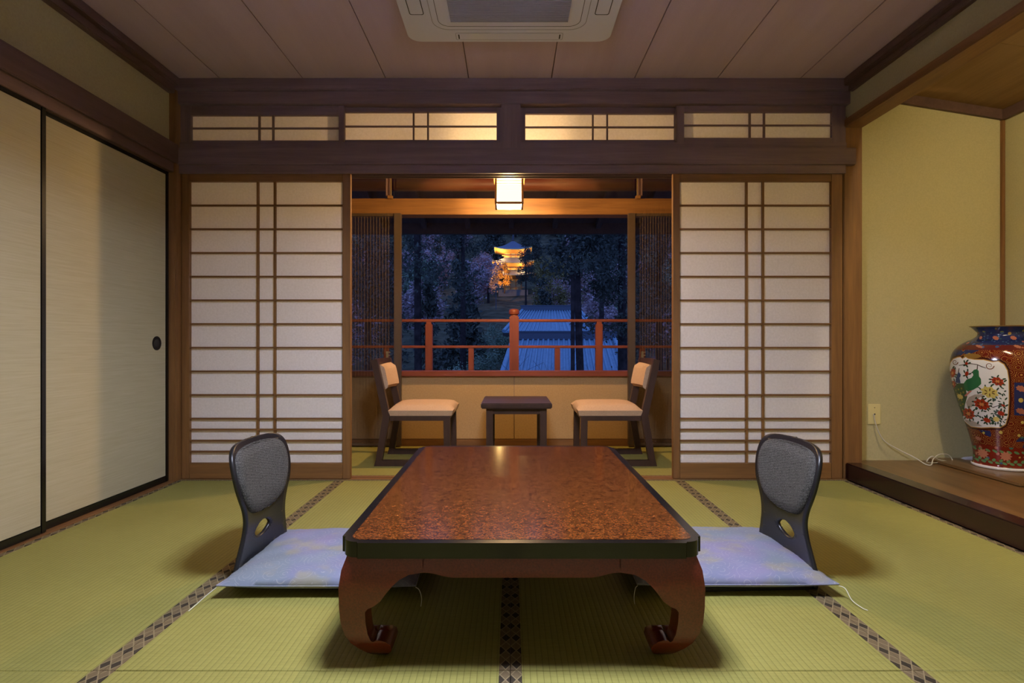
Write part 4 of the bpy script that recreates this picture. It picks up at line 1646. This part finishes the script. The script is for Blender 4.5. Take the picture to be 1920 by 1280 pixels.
def m_leaf(name, c1, c2):
    t = NT(name)
    n = t.noise(t.coords((1, 1, 1)), 1.3, 2)
    return t.base(t.ramp(n, [(0.3, rgb(*c1)), (0.7, rgb(*c2))]), 0.9, 0.1)


LEAF = {'cedar': m_leaf('cedar needles', (70, 70, 62), (92, 90, 78)),  # evergreen and bare tones lightened to stand in for haze on the hillside
        'green': m_leaf('hazed evergreen leaves', (116, 126, 106), (146, 154, 124)),
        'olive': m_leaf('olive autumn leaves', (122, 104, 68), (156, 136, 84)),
        'bare': m_leaf('hazed bare twigs', (160, 132, 132), (186, 156, 154)),
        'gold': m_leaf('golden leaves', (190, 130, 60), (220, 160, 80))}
M['bark'] = plain('dark bark', rgb(58, 48, 46), 1.0, 0.0, grain=0.35, gscale=6)


def leaf_mesh(name, shape, n, size, seed, mat):
    r = random.Random(seed)
    V, Fc = [], []
    for _ in range(n):
        c, droop = shape(r)
        d = Vector((r.uniform(-1, 1), r.uniform(-1, 1), r.uniform(-0.7, 0.4) - droop)).normalized()
        e = d.orthogonal().normalized()
        e = (Matrix.Rotation(r.uniform(0, 6.28), 3, d) @ e)
        l = size * r.uniform(0.6, 1.4)
        w = l * 0.42
        p = Vector(c)
        k = len(V)
        V += [p - d * l * 0.5, p + e * w * 0.5, p + d * l * 0.5, p - e * w * 0.5]
        Fc.append((k, k + 1, k + 2, k + 3))
    me = bpy.data.meshes.new(name)
    me.from_pydata([tuple(v) for v in V], [], Fc)
    me.materials.append(mat)
    return me


def sh_cone(h0, h1, R, clump=26, seed=1):
    rr = random.Random(seed)
    cl = []
    for _ in range(clump * 3):
        t = rr.random() ** 1.2
        a = rr.uniform(0, 6.28)
        rad = R * (1 - t) ** 0.7 * rr.uniform(0.45, 1.0)
        cl.append((rad * math.cos(a), rad * math.sin(a), h0 + (h1 - h0) * t - 0.15 * rad))

    def f(r):
        c = r.choice(cl)
        s = R * 0.17
        return (c[0] + r.gauss(0, s), c[1] + r.gauss(0, s), c[2] + r.gauss(0, s * 0.8)), 0.35
    return f


def sh_round(h0, h1, R, clump=30, seed=1):
    rr = random.Random(seed)
    cl = []
    hz = (h1 - h0) / 2
    for _ in range(clump):
        d = Vector((rr.gauss(0, 1), rr.gauss(0, 1), rr.gauss(0, 1))).normalized() * rr.uniform(0.55, 1.0)
        cl.append((d.x * R, d.y * R, h0 + hz + d.z * hz))

    def f(r):
        c = r.choice(cl)
        s = R * 0.16
        return (c[0] + r.gauss(0, s), c[1] + r.gauss(0, s), c[2] + r.gauss(0, s)), 0.0
    return f


def trunk_mesh(name, pts, rs, extra=()):
    bm = bmesh.new()
    add_tube(bm, pts, rs, 8)
    for p, q, r in extra:
        add_tube(bm, [p, ((Vector(p) + Vector(q)) / 2 + Vector((0, 0, 0.05))), q], [r, r * 0.7, r * 0.3], 5)
    me = bpy.data.meshes.new(name)
    bm.to_mesh(me)
    bm.free()
    me.materials.append(M['bark'])
    return me


def tree(name, loc, crown, trunk, label, group=None, sc=1.0, rz=0.0):
    r = empty(name, loc)
    r.scale = (sc, sc, sc)
    r.rotation_euler = (0, 0, rz)
    tag(r, label, 'tree', group)
    for nm, me in (('foliage', crown), ('trunk', trunk)):
        if me:
            o = bpy.data.objects.new(nm, me)
            COL.objects.link(o)
            o.parent = r
    return r


# near cedars
g0 = -4.2
D = 18.0
cr = leaf_mesh('cedar_crown_wide', sh_cone(7.2, 17, 1.9, 16, 3), 10000, 0.15, 3, LEAF['cedar'])
tr = trunk_mesh('cedar_trunk', [(0, 0, -0.2), (0.05, 0, 4), (0.02, 0, 9), (0, 0, 15)], [0.16, 0.12, 0.10, 0.04])
tree('cedar_tree', (px(781, D), D, g0), cr, tr, 'broad dark cedar with hanging branches beyond the railing, next to the fusuma-side screen')
cr = leaf_mesh('cedar_crown_low', sh_cone(1.0, 6.9, 0.62, 20, 9), 4200, 0.16, 5, LEAF['cedar'])
tree('young_cedar', (px(802, 19), 19, g0), cr, trunk_mesh('young_trunk', [(0, 0, -0.2), (0, 0, 6)], [0.07, 0.02]), 'young dark cedar standing in front of the broad cedar trunk')
D = 16.0
cr = leaf_mesh('cedar_crown_narrow', sh_cone(7.0, 15, 0.95, 22, 12), 7500, 0.14, 7, LEAF['cedar'])
tree('cedar_tree', (px(1085, D), D, g0), cr, trunk_mesh('stout_trunk', [(0.12, 0, -0.2), (0.08, 0, 3), (-0.02, 0, 6), (-0.08, 0, 9), (-0.1, 0, 14)], [0.14, 0.115, 0.095, 0.075, 0.03]), 'thicker of the two tall cedar trunks in front of the tiled roofs')
cr = leaf_mesh('cedar_crown_thin', sh_cone(7.6, 14, 0.6, 18, 15), 4000, 0.13, 8, LEAF['cedar'])
tree('cedar_tree', (px(1069, D), D - 0.5, g0), cr, trunk_mesh('thin_trunk', [(0, 0, -0.2), (0.02, 0, 5), (0, 0, 13)], [0.065, 0.055, 0.03]), 'thinner of the two tall cedar trunks in front of the tiled roofs')
D = 18.5
cr = leaf_mesh('cedar_crown_right', sh_cone(5.6, 15, 1.25, 26, 17), 10000, 0.15, 9, LEAF['cedar'])
tree('cedar_tree', (px(1164, D), D, g0), cr, trunk_mesh('right_trunk', [(0.1, 0, -0.2), (0.05, 0, 5), (0, 0, 13)], [0.19, 0.15, 0.04]), 'dark cedar with a low crown next to the alcove-side screen')
cr = leaf_mesh('cedar_crown_side', sh_cone(4.5, 14, 1.5, 26, 21), 8000, 0.15, 10, LEAF['cedar'])
tt = trunk_mesh('side_trunk', [(0, 0, -0.2), (0, 0, 12)], [0.2, 0.05])
tree('cedar_tree', (px(690, 21), 21, g0), cr, tt, 'dark cedar dimly seen through the fusuma-side pleated screen')
tree('cedar_tree', (px(1236, 21), 21, g0), cr, tt, 'dark cedar dimly seen through the alcove-side pleated screen', rz=1.7)

# overhead boughs of a taller tree, and mid-distance planting
mid = [(868, 40, 'cedar', 0.9, 'tall dark cedar rising behind the broad cedar'),
       (986, 60, 'cedar', 0.62, 'tall dark cedar with its crown close beside the lit pagoda'),
       (1128, 40, 'cedar', 0.9, 'tall dark cedar between the twin trunks and the low-crowned cedar')]
crm = leaf_mesh('tall_crown', sh_cone(13.0, 22, 1.7, 30, 33), 7000, 0.22, 33, LEAF['cedar'])
ttm = trunk_mesh('tall_trunk', [(0, 0, -0.3), (0, 0, 19)], [0.3, 0.06])
for x, D, kd, sc, lb in mid:
    if sc:
        tree('cedar_tree', (px(x, D), D, gz(px(x, D), D)), crm, ttm, lb, sc=sc, rz=x)
crg = leaf_mesh('bush_crown', sh_round(0.2, 4.2, 2.1, 26, 41), 9000, 0.18, 41, LEAF['green'])
ttb = trunk_mesh('bush_trunk', [(0, 0, -0.3), (0, 0, 2.4)], [0.16, 0.06])
for x, D, sc, lb in ((838, 36, 0.85, 'round green shrub tree between broad cedar and newel post'), (898, 27, 0.5, 'round green shrub tree just beside the newel post'),
                     (762, 29, 0.72, 'round green shrub tree behind the broad cedar trunk'), (1128, 57, 1.35, 'round green tree behind the roofs at the alcove side'),
                     (1036, 64, 1.1, 'round green tree above the ridge of the upper tiled roof'), (922, 20, 0.5, 'low round shrub below the newel post'),
                     (855, 22, 0.6, 'low round shrub under the middle rail of the railing'),
                     (912, 46, 0.95, 'round green tree on the slope just to the fusuma side of the newel cap'), (936, 58, 0.9, 'round green tree on the slope right below the golden tree'),
                     (880, 54, 1.0, 'round green tree on the slope between tall cedar and golden tree')):
    tree('round_tree', (px(x, D), D, gz(px(x, D), D)), crg, ttb, lb, sc=sc, rz=x * 1.7)
cro = leaf_mesh('olive_crown', sh_round(1.5, 9.5, 2.2, 30, 51), 5200, 0.30, 51, LEAF['olive'])
tto = trunk_mesh('olive_trunk', [(0, 0, -0.3), (0, 0, 6)], [0.2, 0.06])
tree('autumn_tree', (px(1032, 72), 72, gz(5, 72) + 1.5), cro, tto, 'pale olive autumn tree between the pagoda and the twin trunks', sc=1.0)
crl = leaf_mesh('gold_crown', sh_round(0.8, 7.0, 1.7, 16, 53), 2300, 0.34, 53, LEAF['gold'])
tree('autumn_tree', (px(946, 100), 100, gz(0, 100) + 2.2), crl, tto, 'floodlit golden tree right in front of the pagoda', sc=0.72)
tree('autumn_tree', (px(880, 90), 90, gz(-6, 90) + 2.5), crl, tto, 'small lit golden tree to the fusuma side of the pagoda', sc=0.75, rz=2.0)

# woods on the slope
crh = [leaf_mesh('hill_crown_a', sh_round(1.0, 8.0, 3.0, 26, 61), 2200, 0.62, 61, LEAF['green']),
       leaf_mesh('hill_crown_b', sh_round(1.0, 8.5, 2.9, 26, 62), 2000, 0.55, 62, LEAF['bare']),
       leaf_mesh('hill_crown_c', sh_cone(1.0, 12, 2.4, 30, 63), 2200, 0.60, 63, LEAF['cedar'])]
tth = trunk_mesh('hill_trunk', [(0, 0, -0.5), (0, 0, 6)], [0.25, 0.08])
rnd = random.Random(11)
lab = ['leafy green tree', 'bare reddish-grey tree', 'dark conifer']
spots = []
for row in range(13):
    y0 = 56 + row * 13 + (row ** 2) * 0.35
    halfw = 0.31 * y0 + 5
    n = min(int(2 * halfw / 4.6), 24)
    for i in range(n):
        x = -halfw + 2 * halfw * (i + rnd.uniform(0.2, 0.8)) / n
        y = y0 + rnd.uniform(-5, 5)
        p = 957 + x * F / y
        if (y < 112 and 925 < p < 1012) or (abs(x - 0.5) < 9 and abs(y - 112) < 9):
            continue
        left = p < 960
        k = rnd.choices((0, 1, 2), (0.27, 0.63, 0.10) if left else (0.40, 0.36, 0.24))[0]
        s = rnd.uniform(0.75, 1.1) * (0.8 if y < 70 else 1.0) * (1.3 if y > 130 else 1.0)
        if any(abs(x - a) < 2.8 * (s + c) and abs(y - b) < 2.8 * (s + c) for a, b, c in spots):
            continue
        spots.append((x, y, s))
        where = 'low on' if y < 85 else ('halfway up' if y < 140 else 'high up')
        side = 'fusuma' if left else 'alcove'
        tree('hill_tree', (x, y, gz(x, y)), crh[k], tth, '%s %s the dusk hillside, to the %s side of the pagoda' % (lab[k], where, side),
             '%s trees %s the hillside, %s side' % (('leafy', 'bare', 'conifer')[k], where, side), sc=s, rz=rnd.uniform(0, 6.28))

# bare twigs in front of the lower roof
M['twig'] = plain('bare twig', rgb(70, 62, 64), 1.0, 0.0)


def bare_shrub(loc, seed, h, label):
    r = random.Random(seed)
    bm = bmesh.new()

    def grow(p, d, l, rad, lev):
        q = p + d * l
        m_ = (p + q) / 2 + Vector((r.gauss(0, 1), r.gauss(0, 1), r.gauss(0, 1))) * l * 0.07
        add_tube(bm, [p, m_, q], [rad, rad * 0.85, rad * 0.65], 4, False)
        if lev == 0:
            return
        for _ in range(r.choice((2, 3, 3))):
            nd = (d + Vector((r.gauss(0, 1), r.gauss(0, 1), r.gauss(0, 0.7))) * 0.55).normalized()
            grow(q, nd, l * r.uniform(0.55, 0.85), rad * 0.6, lev - 1)
    for k in range(4):
        a = r.uniform(0, 6.28)
        grow(Vector((0.1 * math.cos(a), 0.1 * math.sin(a), 0)), Vector((0.3 * math.cos(a), 0.3 * math.sin(a), 1)).normalized(), h * 0.36, 0.035, 4)
    root = empty('bare_shrub', loc)
    tag(root, label, 'shrub')
    o = finish('twigs', bm, M['twig'], None, recalc=False)
    o.parent = root


bare_shrub((px(1060, 12), 12, g0), 5, 4.6, 'bare twiggy shrub in front of the lower tiled roof by the twin trunks')
bare_shrub((px(1150, 14.5), 14.5, g0), 8, 4.4, 'bare twiggy shrub in front of the lower tiled roof by the railing post')

# ------------------------------------------------------------------ temple halls
M['tile'] = plain('grey roof tile', rgb(120, 146, 162), 0.5, 0.4, grain=0.12, gscale=4)
M['tile_dark'] = plain('dark ridge tile', rgb(84, 86, 96), 0.6)
M['hallwood'] = plain('dark hall timber', rgb(50, 44, 40), 0.9)
M['hallplaster'] = plain('dim hall plaster', rgb(110, 108, 104), 0.9)


def hall(name, ridge, eave, yR, yE, zR, zE, zG, pitch, label):
    """ridge/eave: x ranges; the roof slopes down from yR to yE towards the viewer and again behind"""
    root = empty(name, ((ridge[0] + ridge[1]) / 2, yR, zG))
    tag(root, label, 'building')
    th = 0.16
    for s in (-1, 1):
        yy = yR + s * (yR - yE)
        bm = bmesh.new()
        q = [(ridge[0], yR, zR), (ridge[1], yR, zR), (eave[1], yy, zE), (eave[0], yy, zE)]
        t0 = [bm.verts.new(p) for p in q]
        t1 = [bm.verts.new((p[0], p[1], p[2] - th)) for p in q]
        bm.faces.new(t0)
        bm.faces.new(t1[::-1])
        for i in range(4):
            bm.faces.new((t0[i], t0[(i + 1) % 4], t1[(i + 1) % 4], t1[i]))
        sl = finish('roof_slope', bm, M['tile'], root)
        if s < 0:
            # round tile rows: each row one bar down the slope
            n = int((eave[1] - eave[0]) / pitch)
            bm = bmesh.new()
            for i in range(n + 1):
                t = i / n
                a = Vector((ridge[0] + (ridge[1] - ridge[0]) * t, yR, zR + 0.02))
                b = Vector((eave[0] + (eave[1] - eave[0]) * t, yy, zE + 0.02))
                add_tube(bm, [a, b], pitch * 0.24, 6)
            o = finish('tile_rows', bm, M['tile'], root, True, 60)
            o['kind'] = 'stuff'
    for i in (0, 1):
        bm = bmesh.new()
        bm.faces.new([bm.verts.new(p) for p in ((ridge[i], yR, zR - th), (eave[i], yE, zE - th), (eave[i], 2 * yR - yE, zE - th))])
        finish('gable', bm, M['hallplaster'], root)
        for s in (-1, 1):
            bm = bmesh.new()
            add_tube(bm, [(ridge[i], yR, zR + 0.06), (eave[i], yR + s * (yR - yE), zE + 0.06)], 0.11, 8)
            finish('verge_tile', bm, M['tile'], root, True, 60)
    box('ridge_cap', ridge[0] - 0.15, ridge[1] + 0.15, yR - 0.16, yR + 0.16, zR - 0.05, zR + 0.30, M['tile_dark'], root, 0.04)
    box('ridge_cap', ridge[0] - 0.2, ridge[1] + 0.2, yR - 0.1, yR + 0.1, zR + 0.30, zR + 0.40, M['tile_dark'], root, 0.03)
    inset = 0.8
    box('wall', eave[0] + inset, eave[1] - inset, yE + inset, 2 * yR - yE - inset, zG, zE - 0.05, M['hallplaster'], root)
    nP = 7
    for i in range(nP):
        x = eave[0] + inset + (eave[1] - eave[0] - 2 * inset) * i / (nP - 1)
        box('pillar', x - 0.1, x + 0.1, yE + inset - 0.08, yE + inset + 0.02, zG, zE - 0.05, M['hallwood'], root)
    box('eave_board', eave[0] - 0.05, eave[1] + 0.05, yE - 0.04, yE + 0.06, zE - 0.26, zE - 0.06, M['hallwood'], root)
    return root


hall('temple_hall', (px(980, 43), px(1086, 43)), (px(944, 37), px(1122, 37)), 43, 37, pz(582, 43), pz(622, 37), gz(3, 40), 0.26, 'larger tiled temple roof behind the newel post, the one further up the slope')
hall('temple_hall', (px(962, 27.5), px(1152, 27.5)), (px(938, 21.5), px(1180, 21.5)), 27.5, 21.5, pz(636, 27.5), pz(712, 21.5), g0, 0.24, 'nearer tiled roof with strong tile rows low behind the railing')

# ------------------------------------------------------------------ pagoda
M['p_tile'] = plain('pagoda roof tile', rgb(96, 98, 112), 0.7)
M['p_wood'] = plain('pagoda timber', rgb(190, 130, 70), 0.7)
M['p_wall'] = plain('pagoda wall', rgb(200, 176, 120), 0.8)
PD = 112.0
pxs = PD / F
pcx = px(962, PD)
pr = empty('pagoda', (pcx, PD, gz(pcx, PD)))
tag(pr, 'floodlit golden pagoda among the trees on the hillside', 'pagoda')


def p_roof(zE, half, rise, top):
    # four curved slopes with upturned corners
    bm = bmesh.new()
    n, m_ = 12, 6
    for q in range(4):
        rot = Matrix.Rotation(q * math.pi / 2, 3, 'Z')
        g, gl = {}, {}
        for j in range(m_ + 1):
            t = j / m_
            hw_ = half + (top - half) * t
            zz = zE + rise * (t ** 1.35)
            for i in range(n + 1):
                u = -1 + 2 * i / n
                up = 0.42 * abs(u) ** 3 * (1 - t) ** 2
                p = rot @ Vector((u * hw_, -hw_, 0))
                g[i, j] = bm.verts.new((pcx + p.x, PD + p.y, zz + up))
        for j in range(m_):
            for i in range(n):
                bm.faces.new((g[i, j], g[i + 1, j], g[i + 1, j + 1], g[i, j + 1]))
    finish('roof', bm, M['p_tile'], pr, True, 60, recalc=False)
    bm = bmesh.new()
    for q in range(4):
        rot = Matrix.Rotation(q * math.pi / 2, 3, 'Z')
        rows = []
        for t, dz in ((1.0, -0.08), (0.5, -0.55)):
            row = []
            for i in range(n + 1):
                u = -1 + 2 * i / n
                p = rot @ Vector((u * half * t, -half * t, 0))
                row.append(bm.verts.new((pcx + p.x, PD + p.y, zE + dz + (0.42 * abs(u) ** 3 if t == 1.0 else 0))))
            rows.append(row)
        for i in range(n):
            bm.faces.new((rows[0][i], rows[1][i], rows[1][i + 1], rows[0][i + 1]))
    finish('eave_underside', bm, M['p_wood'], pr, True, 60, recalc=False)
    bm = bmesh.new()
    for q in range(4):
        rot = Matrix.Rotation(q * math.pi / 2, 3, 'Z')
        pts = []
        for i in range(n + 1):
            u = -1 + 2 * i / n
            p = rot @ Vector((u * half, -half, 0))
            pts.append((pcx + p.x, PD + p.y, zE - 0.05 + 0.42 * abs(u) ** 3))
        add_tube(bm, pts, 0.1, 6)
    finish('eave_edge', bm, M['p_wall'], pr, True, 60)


zr = [pz(520, PD), pz(497, PD), pz(472, PD)]
hf = [4.3, 3.9, 3.5]
for i, (z, h) in enumerate(zip(zr, hf)):
    p_roof(z, h, 1.25 if i < 2 else 2.0, 1.7 if i < 2 else 0.3)
    zl = zr[i - 1] + 1.0 if i else gz(pcx, PD) + 0.5
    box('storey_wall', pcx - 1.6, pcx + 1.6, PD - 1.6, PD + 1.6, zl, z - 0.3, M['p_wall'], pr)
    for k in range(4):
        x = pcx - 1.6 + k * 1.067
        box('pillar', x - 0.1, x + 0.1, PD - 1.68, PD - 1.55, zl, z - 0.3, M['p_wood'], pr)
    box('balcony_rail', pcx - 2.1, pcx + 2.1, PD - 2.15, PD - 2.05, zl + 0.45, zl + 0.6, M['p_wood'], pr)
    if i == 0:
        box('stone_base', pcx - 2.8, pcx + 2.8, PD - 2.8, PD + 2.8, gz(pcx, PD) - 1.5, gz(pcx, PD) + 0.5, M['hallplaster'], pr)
tube('finial', [(pcx, PD, zr[2] + 1.9), (pcx, PD, pz(438, PD))], 0.07, M['p_tile'], pr, 8)
for k in range(6):
    z = zr[2] + 2.2 + k * 0.2
    bm = bmesh.new()
    add_lathe(bm, [(0.12, 0), (0.26 - 0.02 * k, 0.03), (0.26 - 0.02 * k, 0.07), (0.12, 0.10)], 12, (pcx, PD, z))
    finish('finial_ring', bm, M['p_tile'], pr)
for k, (dx, dy, z, w) in enumerate(((-2.6, -2.9, zr[1] + 1.1, 1.0), (2.2, -2.9, zr[1] + 1.1, 0.45), (-2.6, -3.2, zr[0] + 0.9, 0.8), (1.8, -3.2, zr[0] + 0.9, 0.5))):
    fl = empty('floodlight', (pcx + dx, PD + dy, z))
    tag(fl, 'small floodlight on the pagoda %s' % ('above the middle roof at the fusuma side', 'above the middle roof at the alcove side', 'above the lowest roof at the fusuma side', 'above the lowest roof at the alcove side')[k], 'lamp')
    box('lamp_housing', pcx + dx - 0.15, pcx + dx + 0.15, PD + dy - 0.12, PD + dy + 0.12, z - 0.25, z - 0.05, M['tile_dark'], fl, 0.02)
    ld = bpy.data.lights.new('flood', 'POINT')
    ld.energy = PAGODA_W * w
    ld.color = (1.0, 0.66, 0.22)
    ld.shadow_soft_size = 0.1
    lo = bpy.data.objects.new('flood_light', ld)
    COL.objects.link(lo)
    lo.parent = fl
    lo.location = (0, 0, 0.1)
# flood light on the golden tree
fx, fy = px(930, 95), 95.0
fz = gz(fx, fy)
fl = empty('floodlight', (fx, fy, fz))
tag(fl, 'pole floodlight beside the golden tree before the pagoda', 'lamp')
tube('lamp_pole', [(fx, fy, fz - 0.3), (fx, fy, fz + 4.0)], 0.06, M['tile_dark'], fl, 8)
box('lamp_housing', fx - 0.2, fx + 0.2, fy - 0.15, fy + 0.15, fz + 4.0, fz + 4.3, M['tile_dark'], fl, 0.02)
ld = bpy.data.lights.new('flood', 'SPOT')
ld.energy = PAGODA_W * 3.2
ld.color = (1.0, 0.6, 0.2)
ld.spot_size = math.radians(65)
ld.spot_blend = 0.5
ld.shadow_soft_size = 0.1
lo = bpy.data.objects.new('flood_light', ld)
COL.objects.link(lo)
lo.parent = fl
lo.location = (0, 0, 4.5)
lo.rotation_euler = Vector((px(946, 100) - fx, 100 - fy, 1.2)).to_track_quat('-Z', 'Y').to_euler()
